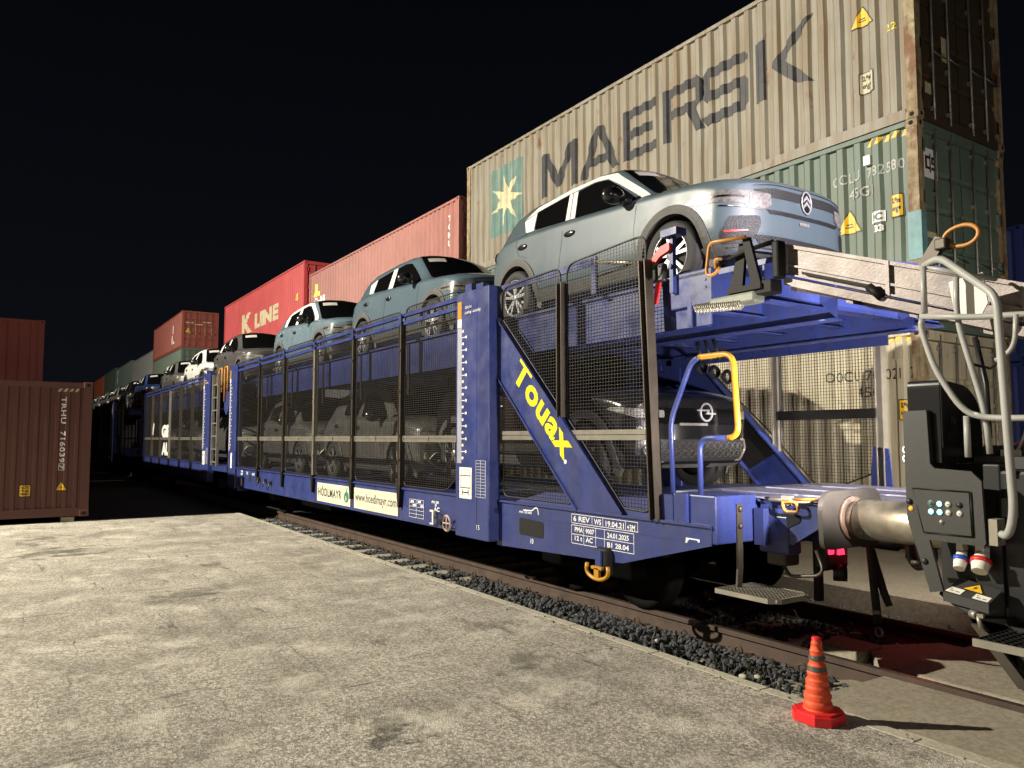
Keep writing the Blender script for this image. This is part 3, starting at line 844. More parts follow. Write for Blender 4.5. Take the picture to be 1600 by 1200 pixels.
# ---- bright red container with white name
Cont('shipping_container', 'dark container under the others of the third stack', -31.1, 13.72, zB, HC, YC, M['c_shade'], group=g2)
Cont('shipping_container', 'dark container in the middle of the third stack', -31.1, 13.72, zB+HC, HC, YC, M['c_shade'], group=g2)
kl = Cont('shipping_container', 'bright red container with large cream K LINE lettering, topmost of the third stack', -31.05, 13.75, zB+2*HC+.06, HC+.08, YC, M['c_kred'], group=g2)
kl.side_text(fit2d(text2d('K', .3, .018), 1.85, 1.05), -41.0, 6.95, M['sandlet'])
kl.side_text(fit2d(text2d('LINE', .3, .018), 4.0, .74), -38.6, 7.02, M['sandlet'])
warn_tri(kl, -32.0, 7.6, .4)
# ---- far stack with dark red doors on top of a green one
for i, (m, lab) in enumerate(((M['c_shade'], 'dark container at the foot of the far stack of four'), (M['c_shade'], 'dark container second from the bottom in the far stack of four'))):
    Cont('shipping_container', lab, -57.2, 12.19, zB+i*2.6, 2.6, YC, m, group=g2, dist=True)
fg = Cont('shipping_container', 'pale green container with white lettering under the dark red one with closed doors', -57.2, 12.19, 5.36, 2.59, YC, M['c_green'], group=g2, dist=True)
fg.side_text(fit2d(text2d('CHINA', .3, .02), 5.0, .8), -63.2, 6.2, M['white'])
fr = Cont('shipping_container', 'dark red container with closed doors, high on top of the far stack of four', -57.2, 12.19, 7.95, 2.62, YC, M['c_dred'], group=g2, dist=True)
fr.side_text(poly2d([[(.4,.9),(.7,.9),(.7,1.5),(.45,1.5)],[(.0,.2),(.35,.1),(.35,.7),(.2,.8)],[(.6,.1),(1.1,.15),(.8,.4)]]), -61.3, 8.4, M['white'], 'emblem')
for yy, zz in ((.25,9.7),(.85,9.6),(1.4,9.8)): fr.end_text(rect(.5,.07), YC+yy, zz, M['sandlet'], 'plate', flat=-57.2-.036)
warn_tri(fr, 0, 9.15, .34, 'door', YC+.40)
# ---- farther containers
far = [(-69.4, 12.4, 'c_grey', 8.95, 'far grey container beside the stack of four, nearest of the distant row'),
       (-82.5, 12.4, 'c_gg', 9.2, 'distant grey green container with a small white emblem'),
       (-95.3, 11.0, 'c_green', 9.45, 'distant green container next to the orange one'),
       (-107.0, 11.5, 'c_org', 9.35, 'distant orange container at the far end of the row')]
for i, (x, L_, m, top, lab) in enumerate(far):
    lo = ('dark container under the distant grey one', 'dark container under the distant grey green one', 'dark container under the distant green one', 'dark container under the distant orange one')[i]
    Cont('shipping_container', lo+', lower tier', x, L_, 3.3, 2.9, YC, M['c_shade'], group=g2, dist=True, end='wall')
    Cont('shipping_container', lo.replace('under', 'at the foot of the stack under')+', bottom tier', x, L_, zB, 3.1, YC, M['c_shade'], group=g2, dist=True, end='wall')
    c = Cont('shipping_container', lab, x, L_, 6.22, top-6.22, YC, M[m], group=g2, dist=True, end='wall')
    if i == 1: c.side_text(poly2d([[(0,0),(.6,.3),(.4,1.1),(1.0,1.6),(.2,1.4)]]), -93.5, 7.4, M['white'], 'emblem')
# blue container at the right edge
Cont('shipping_container', 'dark blue container seen at the right edge behind the green doors', -6.6, 6.06, 3.05, 2.62, 16.0, M['c_blue'], group=g2)
Cont('shipping_container', 'dark blue container under the other blue one, behind the rusty cream container', -6.6, 6.06, .2, 2.84, 16.0, M['c_blue'], group=g2)
# ---- containers at the left edge
tr = Cont('shipping_container', 'brown red container with vertical white code, standing on the yard at the left edge', -17.08, 12.19, .10, 2.591, -.985, M['c_tri'], end='wall', epitch=.168, group='red containers at the left edge')
code = []
for i, t in enumerate('TRHU 716039'):
    if t != ' ': code.append(shift(fit2d(text2d(t, .2, .006), .075, .085), 0, -.118*i))
def vert(vf): return [(b, -a) for a, b in vf[0]], vf[1]
tv = vert(fit2d(text2d('TRHU  716039', .2, .004, 1.12), 1.26, .085))
tr.end_text(tv, .93, 2.40, M['white'])
tr.end_text(vert(fit2d(text2d('7', .2, .004), .09, .07)), .935, 1.10, M['white'])
fr_ = join2d([rect(.10,.008), shift(rect(.10,.008),0,.12), rect(.008,.12), shift(rect(.008,.12),.092,0)])
tr.end_text(fr_, .92, .99, M['white'])
warn_tri(tr, 0, .67, .16, 'end', .98); yel_box(tr, 0, .52, ('NOTE','9-6','HIGH'), .17, .20, 'end', .31, m='signy')
hazard(tr, 0, 2.50, 4, .09, .06, 'end', .86)
for y in (-.6, 1.0):
    mb = MB(); mb.bbox(-17.5, -17.1, y, y+.22, -.006, .098, .008); tag(mb.build('support_block', M['slab']), 'concrete block under the brown red container, ' + ('towards the train' if y > 0 else 'away from the train'), 'block', 'blocks under the left container')
Cont('shipping_container', 'brown red container hidden behind the one with the vertical code', -30.0, 12.19, .10, 2.9, -1.385, M['c_tri'], end='wall', group='red containers at the left edge')
up = Cont('shipping_container', 'rust red corrugated container standing higher behind the one with the vertical code', -30.0, 12.19, 3.0, 2.55, -1.385, M['c_dred'], end='wall', epitch=.32, group='red containers at the left edge')
up.end_text(rect(.3,.22), .10, 3.1, M['signy'], 'label')
for x, z in ((-43.5,.1),(-43.5,3.0),(-56.5,.1),(-56.5,3.0)):
    Cont('shipping_container', ('lower' if z < 1 else 'upper') + ' brown container ' + ('third' if x > -50 else 'fourth') + ' in the row at the left edge', x, 12.19, z, 2.9 if z < 1 else 2.55, -1.385, M['c_tri'], end='wall', group='red containers at the left edge', dist=True)

for i, z in enumerate((.10, 2.70, 5.30)):  # unseen stack added to keep the floodlight off the higher red container
    Cont('shipping_container', ('bottom', 'middle', 'top')[i] + ' brown container of the unseen stack added left of the frame to block light', -24.2, 12.19, z, 2.591, -6.3, M['c_tri'], end='wall', group='red containers at the left edge', dist=True)
# ================================================================== cars
def car_paint(name, c, rough=0.32, dust=0.15):
    return mat(name, c, rough, 0.0, var=0.05, vs=1.5, coat=0.55, streak=dust, dirt=tuple(0.6*k+0.07 for k in c), rv=0.05)
M['p_blue'] = car_paint('dusty_grey_blue_car_paint', (0.070, 0.098, 0.114), 0.42, 0.34)
M['p_blue2'] = car_paint('grey_blue_car_paint', (0.085, 0.125, 0.155), 0.3)
M['p_lblue'] = car_paint('light_grey_blue_car_paint', (0.13, 0.185, 0.22), 0.28)
M['p_grey'] = car_paint('dark_grey_car_paint', (0.075, 0.072, 0.07), 0.3)
M['p_white'] = car_paint('white_car_paint', (0.78, 0.77, 0.72), 0.3)
M['p_silver'] = car_paint('silver_grey_car_paint', (0.095, 0.092, 0.086), 0.3)
M['p_black'] = car_paint('black_car_paint', (0.008, 0.008, 0.009), 0.22, 0.05)
M['p_navy'] = car_paint('navy_car_paint', (0.02, 0.045, 0.15), 0.25)
M['film'] = mat('white_protective_film', (0.66, 0.64, 0.58), 0.6, bump=0.15, bs=30, var=0.06)
M['clad'] = mat('grey_wheel_arch_cladding', (0.07, 0.068, 0.062), 0.7, var=0.2, vs=12)
M['lamp'] = mat('dusty_headlamp', (0.12, 0.115, 0.105), 0.4, 0.1, var=0.55, vs=26, coat=0.4)
M['lampglass'] = mat('clear_lamp_glass', (0.20, 0.19, 0.18), 0.3, 0.2, var=0.4, vs=40)
M['rim'] = mat('alloy_rim', (0.40, 0.40, 0.41), 0.35, 0.6)
M['silverp'] = mat('silver_badge', (0.30, 0.30, 0.30), 0.4, 0.2)
M['roofblk'] = mat('black_roof_paint', (0.012, 0.012, 0.012), 0.25, coat=0.5)
M['grillem'] = mat('black_grille', (0.02, 0.02, 0.02), 0.5, bump=0.6, bs=90)
M['tail'] = mat('dark_red_tail_lamp', (0.12, 0.01, 0.01), 0.2)
M['underb'] = mat('wheel_well_plastic', (0.006, 0.006, 0.006), 0.9)

KEY_T = np.array([
 # x      hw    zb    wb    wr    zr    zc    z0
 (-1.95, .845, .97, .79, .60, 1.10, 1.13, .36),
 (-1.86, .860, 1.01, .815, .60, 1.25, 1.29, .30),
 (-1.66, .870, 1.05, .83, .585, 1.405, 1.45, .26),
 (-1.25, .877, 1.065, .845, .58, 1.48, 1.53, .22),
 (-.5, .880, 1.045, .85, .59, 1.51, 1.57, .20),
 (0., .880, 1.02, .85, .60, 1.505, 1.572, .20),
 (.27, .880, 1.005, .85, .60, 1.475, 1.555, .20),
 (.36, .880, 1.0, .85, .605, 1.435, 1.51, .20),
 (.97, .880, .975, .85, .70, 1.005, 1.065, .20),
 (1.12, .880, .965, .85, .70, .985, 1.035, .20),
 (1.5, .880, .945, .85, .69, .975, 1.02, .21),
 (1.82, .878, .92, .845, .69, .95, .99, .22),
 (1.98, .874, .885, .835, .68, .912, .945, .23),
 (2.07, .868, .845, .82, .66, .862, .89, .25)])
def car_attr(x):
    acc = 0
    for d, w in ((-.05,.2),(-.02,.2),(0,.2),(.02,.2),(.05,.2)):
        acc = acc + w*np.array([np.interp(x+d, KEY_T[:,0], KEY_T[:,j]) for j in range(1,8)])
    return acc
def car_section(a):
    hw, zb, wb, wr, zr, zc, z0 = a
    P = [(0,z0),(hw-.10,z0),(hw-.012,z0+.17),(hw,.55),(hw-.012,zb-.20),(wb+.012,zb-.035),(wb-.045,zb+.004),(wr,zr),(wr*.55,zr+(zc-zr)*.78),(0,zc)]
    Rr_ = [0,.05,.10,.12,.12,.04,.02,.09,.2,0]
    out = [P[0]]
    for i in range(1, len(P)-1):
        A, B, C_ = Vector(P[i-1]), Vector(P[i]), Vector(P[i+1])
        d1 = min(Rr_[i], .48*(A-B).length); d2 = min(Rr_[i], .48*(C_-B).length)
        p = B+(A-B).normalized()*d1; q = B+(C_-B).normalized()*d2
        for t in (0,.25,.5,.75,1): out.append((p*(1-t)**2+B*2*t*(1-t)+q*t*t)[:])
    out.append(P[-1]); return np.array(out)
def sstep(x, a, b):
    t = np.clip((x-a)/(b-a), 0, 1); return t*t*(3-2*t)
def car_deform(V):
    x, y, z = V[:,0].copy(), V[:,1], V[:,2]
    q = np.abs(y)/.88
    s = sstep(x, .95, 2.02); V[:,0] -= s*.27*q**3.6
    V[:,0] -= s*(np.clip(z-.66, 0, 1)**2*.35 + np.clip(.42-z, 0, 1)*.35)
    r = sstep(-x, 1.2, 1.95); V[:,0] += r*.20*q**3.0
    V[:,0] += r*np.clip(.40-z, 0, 1)*.5
    return V
def car_shell():
    xs = list(np.linspace(-1.95, 2.0, 66)) + [2.03, 2.055]
    secs = [car_section(car_attr(x)) for x in xs]
    def shrink(s, d):
        c = np.array([0, .58]); o = s.copy(); o[:,0] *= (1-d/.86); o[:,1] = c[1]+(o[:,1]-c[1])*(1-d/.4); return o
    secs[-1] = shrink(secs[-1], .012)
    xs.append(2.07); secs.append(shrink(car_section(car_attr(2.07)), .03))
    x0s = [-1.965, -1.955]; pre = [shrink(secs[0], .05), shrink(secs[0], .02)]
    xs = x0s + xs; secs = pre + secs
    n = len(secs[0]); V = []; F = []
    for side in (1, -1):
        b = len(V)
        for x, s in zip(xs, secs): V += [(x, side*p[0], p[1]) for p in s]
        for i in range(len(xs)-1):
            for k in range(n-1):
                F.append((b+i*n+k, b+i*n+k+1, b+(i+1)*n+k+1, b+(i+1)*n+k))
    K = 24
    for x, s in ((xs[0], secs[0]), (xs[-1], secs[-1])):
        b = len(V)
        for p in s: V += [(x, p[0]*(1-2*j/K), p[1]) for j in range(K+1)]
        for k in range(n-1):
            for j in range(K):
                F.append((b+k*(K+1)+j, b+k*(K+1)+j+1, b+(k+1)*(K+1)+j+1, b+(k+1)*(K+1)+j))
    V = car_deform(np.array(V))
    bm = bmesh.new(); vs = [bm.verts.new(v) for v in V]
    for f in F:
        try: bm.faces.new([vs[i] for i in f])
        except ValueError: pass
    bmesh.ops.remove_doubles(bm, verts=bm.verts, dist=.0006)
    bmesh.ops.dissolve_degenerate(bm, edges=bm.edges, dist=.0002)
    bmesh.ops.recalc_face_normals(bm, faces=bm.faces)
    return bm
AX = (1.27, -1.27); WR = .325

def car_body_mesh(paint):
    bm = car_shell()
    bvh = BVHTree.FromBMesh(bm)
    me = bpy.data.meshes.new('car_shell'); bm.to_mesh(me); bm.free()
    me.materials.append(paint); me.materials.append(M['underb'])
    o = bpy.data.objects.new('car_shell', me); col.objects.link(o)
    cut = MB()
    for ax in AX:
        for s in (-1, 1):
            pr = [(0,s*.50),(.372,s*.50),(.372,s*1.1),(0,s*1.1)]
            cut.lathe([(.0001, s*.50),(.372, s*.50),(.372, s*1.1),(.0001, s*1.1)], (ax,0,.335), 'y', 40, 0, False)
    co = cut.build('wheel_cutter', [M['underb']])
    md = o.modifiers.new('cut', 'BOOLEAN'); md.operation = 'DIFFERENCE'; md.solver = 'EXACT'; md.object = co
    md.material_mode = 'TRANSFER'
    dg = bpy.context.evaluated_depsgraph_get(); dg.update()
    r = bpy.data.meshes.new_from_object(o.evaluated_get(dg))
    bpy.data.objects.remove(o); bpy.data.objects.remove(co)
    r.name = 'body'
    for p in r.polygons: p.use_smooth = True
    r.set_sharp_from_angle(angle=R_(32))
    return r, bvh
def decal(bvh, polys, mode, off=.004, grid=.07, s=1):
    """project 2D polygons on to the shell. S side (x,z), F front (y,z), T top (x,y), C front corner (u,z)"""
    out = MB()
    for poly in polys:
        bm = bmesh.new()
        bm.faces.new([bm.verts.new((p[0], p[1], 0)) for p in poly])
        a = np.array(poly)
        for ax in (0, 1):
            c = math.floor(a[:,ax].min()/grid)*grid
            while c < a[:,ax].max():
                if c > a[:,ax].min()+1e-4:
                    co = [0,0,0]; no = [0,0,0]; co[ax] = c; no[ax] = 1
                    bmesh.ops.bisect_plane(bm, geom=bm.verts[:]+bm.edges[:]+bm.faces[:], plane_co=co, plane_no=no, dist=1e-5)
                c += grid
        bmesh.ops.triangulate(bm, faces=[f for f in bm.faces if len(f.verts) > 4])
        for v in bm.verts:
            u, w = v.co.x, v.co.y
            if mode == 'S': o, d = Vector((u, s*2, w)), Vector((0,-s,0))
            elif mode == 'F': o, d = Vector((3, s*u, w)), Vector((-1,0,0))
            elif mode == 'B': o, d = Vector((-3, s*u, w)), Vector((1,0,0))
            elif mode == 'T': o, d = Vector((u, s*w, 3)), Vector((0,0,-1))
            else:
                k = math.sqrt(.5); d = Vector((-k, -s*k, 0)); o = Vector((1.55, s*.55, w)) - d*2 + Vector((k, -s*k, 0))*u
            h, nrm, i, dist = bvh.ray_cast(o, d)
            if h is None: h, nrm, i, dist = bvh.find_nearest(o + d*1.2)
            if nrm.dot(d) > 0: nrm = -nrm
            v.co = h + nrm*off
        out.bm(bm, 0, True); bm.free()
    return out
def strip(pts, w):
    """polyline -> thin polygons"""
    res = []
    for a, b in zip(pts[:-1], pts[1:]):
        a, b = Vector(a), Vector(b); d = (b-a).normalized(); n = Vector((-d.y, d.x))*w/2
        res.append([(a-n)[:], (b-n)[:], (b+n)[:], (a+n)[:]])
    return res
def wheel_parts(parent, ax, s, name='wheel'):
    t = MB(); R0 = WR; y = s*.775
    prf = [(.205,-.095),(.215,-.108),(.262,-.112),(.300,-.104),(.320,-.085),(.325,-.05),(.325,-.034),(.318,-.03),(.318,-.02),(.325,-.016),(.325,.016),(.318,.02),(.318,.03),(.325,.034),(.325,.05),(.320,.085),(.300,.104),(.262,.112),(.215,.108),(.205,.095)]
    t.lathe(prf, (ax, y, WR), 'y', 40)
    wo = t.build(name, M['rubber'], parent)
    r = MB(); f = s
    r.lathe([(.212,s*.10),(.206,s*.104),(.196,s*.09),(.19,-s*.06),(.001,-s*.06)], (ax, y, WR), 'y', 36)
    r.build('rim', M['black'], wo)
    sp = MB()
    for k in range(5):
        a0 = 2*math.pi*k/5 + .3
        for da in (-.20, .20):
            c0, c1 = (a0+da*.5), (a0+da)
            p = lambda rr, aa: (ax+rr*math.cos(aa), WR+rr*math.sin(aa))
            q = [p(.035, c0-.45), p(.035, c0+.45), p(.200, c1+.075), p(.200, c1-.075)]
            sp.prism(q, 'y', y+s*.078, y+s*.098)
    sp.lathe([(.204,s*.10),(.212,s*.106),(.216,s*.100)], (ax, y, WR), 'y', 36)
    sp.lathe([(.001,s*.106),(.04,s*.104),(.05,s*.09),(.05,s*.05)], (ax, y, WR), 'y', 18)
    sp.build('spokes', M['rim'], wo)
def arch_mb(bvh, ax, s, r1=.368, r2=.450, off=.014):
    mb = MB(); n = 26; vs = []
    for k in range(n+1):
        a = R_(-24) + R_(228)*k/n
        row = []
        for r in (r1, (r1+r2)/2, r2):
            x, z = ax + r*math.cos(a), .335 + r*math.sin(a)
            h, nn, i, d = bvh.ray_cast(Vector((x, s*2, max(z,.23))), Vector((0,-s,0)))
            row.append(h.y if h else s*.86)
        yo = row[2]
        for j, r in enumerate((r1, r1, (r1+r2)/2, r2, r2)):
            x, z = ax + r*math.cos(a), .335 + r*math.sin(a)
            h, nn, i, d = bvh.ray_cast(Vector((x, s*2, max(z,.23))), Vector((0,-s,0)))
            y = (h.y if h else s*.86)
            oo = (-.06, off, off+.004, off, -.02)[j]
            vs.append((x, y+s*oo, z))
    fs = []
    for k in range(n):
        for j in range(4): fs.append((k*5+j, k*5+j+1, (k+1)*5+j+1, (k+1)*5+j))
    mb.add(vs, fs, 0, False); return mb

_shell = None
def build_car(style, paint, roof, film, label):
    """style 'hatch' (small crossover with chevron badge) or 'suv' (ringed bolt badge)"""
    global _shell
    if _shell is None: _shell = car_body_mesh(M['p_blue'])
    me, bvh = _shell
    r = thing('car', label, 'car')
    m2 = me.copy(); m2.materials[0] = paint
    b = bpy.data.objects.new('body', m2); col.objects.link(b); b.parent = r
    for s in (-1, 1):
        for ax in AX:
            wheel_parts(r, ax, s)
            arch_mb(bvh, ax, s).build('wheel_arch', M['clad'], r)
        decal(bvh, [[(-.86,.235),(.86,.235),(.86,.335),(-.86,.335)]], 'S', .012, .1, s).build('side_skirt', M['clad'], r)
        fw = [(-.20,1.035),(-.335,1.395),(-.05,1.415),(.17,1.385),(.36,1.27),(.78,.985)]
        rw = [(-.97,1.085),(-1.09,1.345),(-.48,1.40),(-.365,1.045)]
        decal(bvh, [fillet2(fw, .03, 3)], 'S', .006, .06, s).build('side_window', M['glass_dk'], r)
        decal(bvh, [fillet2(rw, .03, 3)], 'S', .006, .06, s).build('side_window', M['glass_dk'], r)
        if film:
            for q, nm in (([(-.365,1.045),(-.49,1.40),(-.335,1.402),(-.20,1.037)], 'pillar_film'), ([(-1.15,1.09),(-1.32,1.28),(-1.10,1.345),(-.985,1.08)], 'pillar_film'),
                          ([(-1.34,1.30),(-1.10,1.352),(-.5,1.41),(-.05,1.425),(.17,1.395),(.37,1.28),(.84,.985),(.93,.995),(.44,1.32),(.28,1.43),(0,1.475),(-.5,1.475),(-1.12,1.42)], 'cantrail_film')):
                if film == 1 and nm == 'cantrail_film': continue
                decal(bvh, [q], 'S', .007, .06, s).build(nm, M['film'], r)
            decal(bvh, strip([(-.285,1.04),(-.42,1.40)], .010), 'S', .009, .06, s).build('pillar_gap', M['black'], r)
        lines = strip([(-.43,.36),(-.39,.62),(-.355,.86),(-.31,1.03)], .008) + strip([(.80,.40),(.79,.70),(.83,.97)], .008) + strip([(-1.02,.76),(-1.20,.82),(-1.27,.98),(-1.13,1.08)], .008) + strip([(-.86,.36),(.80,.36)], .006)
        decal(bvh, lines, 'S', .0022, .1, s).build('panel_gap', M['black'], r)
        for hx, hz in ((-.22,.865),(-1.12,.905)):
            h, n_, i_, d_ = bvh.ray_cast(Vector((hx, s*2, hz)), Vector((0,-s,0)))
            mb = MB(); mb.sphere((hx, h.y, hz), 1, (.10,.026,.034)); mb.build('door_handle', M['roofblk'], r)
        mb = MB(); mb.sphere((.63, s*.99, 1.035), 1, (.075,.115,.088), seg=20, rings=14)
        mb.v = [(p[0]-.02*(p[1]*s-.99)/.1, p[1], p[2]) for p in mb.v]
        mr = mb.build('mirror', M['roofblk'], r)
        mb = MB(); mb.bbox(.60,.74, s*.83, s*.93, .955, 1.0, .015); mb.build('mirror_arm', M['black'], mr)
        decal(bvh, [fillet2([(-1.93,.80),(-1.80,.86),(-1.77,.96),(-1.92,.98)],.02)], 'S', .012, .05, s).build('tail_lamp', M['tail'], r)
        decal(bvh, [[(-.84,.82),(-.50,.84),(-.50,.98),(-.80,.97)]], 'B', .008, .08, s).build('tail_lamp', M['tail'], r)
        # headlamps wrap round the corner
        if style == 'hatch':
            hl = decal(bvh, [fillet2([(-.30,.745),(-.20,.80),(.30,.775),(.42,.765),(.43,.665),(.36,.615),(.22,.625),(.20,.665),(-.20,.70)], .015, 2)], 'C', .006, .05, s).build('headlight', M['lamp'], r)
            decal(bvh, [[(.24,.76),(.42,.755),(.425,.665),(.35,.625),(.24,.635)]], 'C', .010, .05, s).build('lamp_glass', M['lampglass'], hl)
            decal(bvh, [[(-.24,.755),(.20,.735),(.20,.72),(-.24,.735)], [(-.02,.655),(.20,.64),(.20,.63),(-.02,.645)]], 'C', .010, .05, s).build('light_strip', M['chrome'], hl)
            decal(bvh, [fillet2([(.06,.555),(.33,.565),(.33,.47),(.24,.31),(.03,.285),(-.02,.40)], .035, 4)], 'C', .006, .05, s).build('air_intake', M['grillem'], r)
            decal(bvh, [[(-.42,.245),(.42,.245),(.42,.315),(-.42,.33)]], 'C', .008, .06, s).build('bumper_cladding', M['clad'], r)
            decal(bvh, [[(0.02,.43),(.22,.44),(.22,.428),(0.02,.418)]], 'C', .011, .05, s).build('reflector_strip', M['red'], r)
        else:
            hl = decal(bvh, [fillet2([(-.18,.78),(-.14,.80),(.36,.765),(.36,.70),(.10,.70)], .015, 2)], 'C', .006, .05, s).build('headlight', M['lampglass'], r)
            decal(bvh, [fillet2([(.10,.62),(.16,.62),(.14,.36),(.09,.36)], .02, 2)], 'C', .008, .05, s).build('trim_blade', M['chrome'], r)
    decal(bvh, [fillet2([(.25,-.55),(.32,-.565),(.94,-.70),(1.05,-.45),(1.085,0),(1.05,.45),(.94,.70),(.32,.565),(.25,.55),(.235,0)], .03, 2)], 'T', .005, .08).build('windscreen', M['glass_dk'], r)
    mb = decal(bvh, [[(.40,-.50),(.50,-.52),(.50,-.22),(.40,-.20)]], 'T', .008, .08); mb.build('paper_sheet', M['film'], r)
    decal(bvh, [[(-1.60,-.55),(-1.0,-.60),(.20,-.60),(.22,0),(.20,.60),(-1.0,.60),(-1.60,.55)]], 'T', .004, .12).build('roof', roof, r)
    decal(bvh, [[(-.62,1.06),(.62,1.06),(.54,1.33),(-.54,1.33)]], 'B', .006, .1).build('rear_window', M['glass_dk'], r)
    for s in ((-1,1) if style == 'suv' else ()):
        mb = MB(); mb.tube([(-1.25,s*.56,1.50),(-1.15,s*.565,1.545),(.0,s*.575,1.56),(.12,s*.575,1.525)], .016, 6); mb.build('roof_rail', M['roofblk'] if roof is M['roofblk'] else M['clad'], r)
    if style == 'hatch':
        decal(bvh, [[(-.60,.795),(-.40,.82),(.40,.82),(.60,.795),(.58,.735),(-.58,.735)]], 'F', .005, .06).build('upper_grille', M['grillem'], r)
        decal(bvh, [[(-.60,.835),(-.4,.858),(0,.866),(.4,.858),(.60,.835),(.60,.827),(.4,.848),(0,.856),(-.4,.848),(-.60,.827)]], 'F', .002, .06).build('bonnet_gap', M['black'], r)
        decal(bvh, [fillet2([(-.50,.625),(.50,.625),(.46,.59),(-.46,.59)],.01,2)], 'F', .006, .06).build('bumper_slot', M['ink'], r)
        decal(bvh, [fillet2([(-.62,.40),(.62,.40),(.50,.29),(-.50,.29)],.03)], 'F', .006, .06).build('lower_grille', M['grillem'], r)
        decal(bvh, [fillet2([(-.10,.565),(.04,.565),(.04,.535),(-.10,.535)],.01,2)], 'F', .007, .06).build('plate_recess', M['lampglass'], r)
        h, n_, i_, d_ = bvh.ray_cast(Vector((3,0,.75)), Vector((-1,0,0)))
        mb = MB(); el = [(.066*math.cos(2*math.pi*k/28), .098*math.sin(2*math.pi*k/28)+.75) for k in range(28)]
        mb.prism(el, 'x', h.x-.02, h.x+.012); bd = mb.build('badge', M['roofblk'], r)
        mb = MB()
        mb.tube([(h.x+.014, p[0], p[1]) for p in el], .008, 6, closed=True)
        for dz in (.0, .052):
            mb.prism([(-.046,.695+dz),(0,.735+dz),(.046,.695+dz),(.046,.72+dz),(0,.765+dz),(-.046,.72+dz)], 'x', h.x+.010, h.x+.020)
        mb.build('badge_chevrons', M['silverp'], bd)
        decal(bvh, [[(-.70,.245),(.70,.245),(.70,.315),(-.70,.315)]], 'F', .008, .08).build('bumper_lip', M['clad'], r)
    else:
        decal(bvh, [fillet2([(-.74,.79),(.74,.79),(.70,.665),(.5,.64),(-.5,.64),(-.70,.665)],.03)], 'F', .005, .06).build('front_visor', M['glass_dk'], r)
        decal(bvh, [[(-.36,.652),(.02,.652),(.02,.628),(-.36,.628)]], 'F', .008, .06).build('plate_recess', M['lampglass'], r)
        ring = [(.082*math.cos(2*math.pi*k/28), .082*math.sin(2*math.pi*k/28)+.755) for k in range(28)]
        h, n_, i_, d_ = bvh.ray_cast(Vector((3,0,.755)), Vector((-1,0,0)))
        mb = MB(); mb.tube([(h.x+.012, p[0], p[1]) for p in ring], .011, 6, closed=True)
        mb.prism([(-.125,.765),(.01,.765),(-.005,.735),(.125,.735),(.125,.75),(.03,.75),(.045,.78),(-.125,.78)], 'x', h.x+.008, h.x+.020)
        mb.build('badge', M['silverp'], r)
        frame = fillet2([(-.64,.50),(.64,.50),(.72,.40),(.60,.30),(-.60,.30),(-.72,.40)], .03)
        lg_ = decal(bvh, [frame], 'F', .005, .06).build('lower_grille', M['grillem'], r)
        fr3 = []
        for p in frame:
            h, n_, i_, d_ = bvh.ray_cast(Vector((3,p[0],p[1])), Vector((-1,0,0)))
            if h: fr3.append((h.x+.008, p[0], p[1]))
        mb = MB(); mb.tube(fr3, .014, 6, closed=True); mb.build('grille_frame', M['alu'], lg_)
        mb = MB()
        for i in range(-6, 7):
            for j in range(2):
                cy = i*.095 + (j % 2)*.047; cz = .365+j*.075
                if abs(cy) > .58: continue
                hx = []
                for k in range(6):
                    a = math.pi/3*k
                    h, n_, i_, d_ = bvh.ray_cast(Vector((3, cy+.044*math.cos(a), cz+.034*math.sin(a))), Vector((-1,0,0)))
                    if h: hx.append((h.x+.012, h.y, h.z))
                if len(hx) == 6: mb.tube(hx, .0055, 4, closed=True)
        mb.build('grille_honeycomb', M['clad'], lg_)
        decal(bvh, [[(-.50,.275),(-.02,.275),(-.02,.245),(-.50,.245)], [(.10,.275),(.62,.275),(.62,.245),(.10,.245)]], 'F', .012, .06).build('skid_plate', M['alu'], r)
    return r
XC = 5.87
ZU, ZL = 2.93, 0.86
gu = 'cars on the upper deck'; gl = 'cars caged on the lower deck'
hero = build_car('hatch', M['p_blue'], M['film'], 2, 'dusty grey blue car with white pillars, nose by the ramp at the upper deck end')
hero['group'] = gu; hero.location = (-6.21, XC, ZU)
def vary(loc, label, swap, skip=(), group=gu):
    sw = {a.name: b for a, b in swap}
    c = copy_tree(hero, loc=loc, label=label, group=group, swap=sw, skip=skip); return c
B, RF, RR = M['p_blue'], M['film'], M['roofblk']
car2 = build_car('hatch', M['p_blue2'], M['roofblk'], 1, 'clean grey blue car with black roof, second from the near end of the upper deck'); car2['group'] = gu; car2.location = (-10.86, XC, ZU)
vary((-15.53, XC, ZU), 'light grey blue car with white roof edge, third on the upper deck', [(B, M['p_lblue'])])
def v2(loc, label, paint, group=gu, **k):
    return copy_tree(car2, loc=loc, label=label, group=group, swap={M['p_blue2'].name: paint}, **k)
v2((-21.53, XC, ZU), 'dark grey car on the upper deck above the gap between the two blue wagons', M['p_grey'])
vary((-25.87, XC, ZU), 'white car on the upper deck of the second blue wagon', [(B, M['p_white'])])
v2((-30.5, XC, ZU), 'dark car behind the white one on the upper deck', M['p_silver'])
v2((-37.5, XC, ZU), 'navy blue car on the upper deck, first beyond the second blue wagon', M['p_navy'])
far_labels = ['black car far down the train, just beyond the navy one', 'silver car far down the train, second beyond the navy one', 'dark car far down the train, third beyond the navy one', 'grey car far down the train, fourth beyond the navy one', 'small distant black car, fifth beyond the navy one', 'small distant dark car, last of the row down the train']
for i, lab in enumerate(far_labels):
    v2((-42.6-4.9*i, XC, ZU), lab, (M['p_black'], M['p_silver'], M['p_grey'], M['p_silver'], M['p_black'], M['p_grey'])[i])
suv = build_car('suv', M['p_black'], M['roofblk'], 0, 'black car with round silver badge and honeycomb grille at the lower deck end')
suv['group'] = gl; suv.scale = (1.07, 1.02, 1.06); suv.location = (-7.56, XC, 1.06)
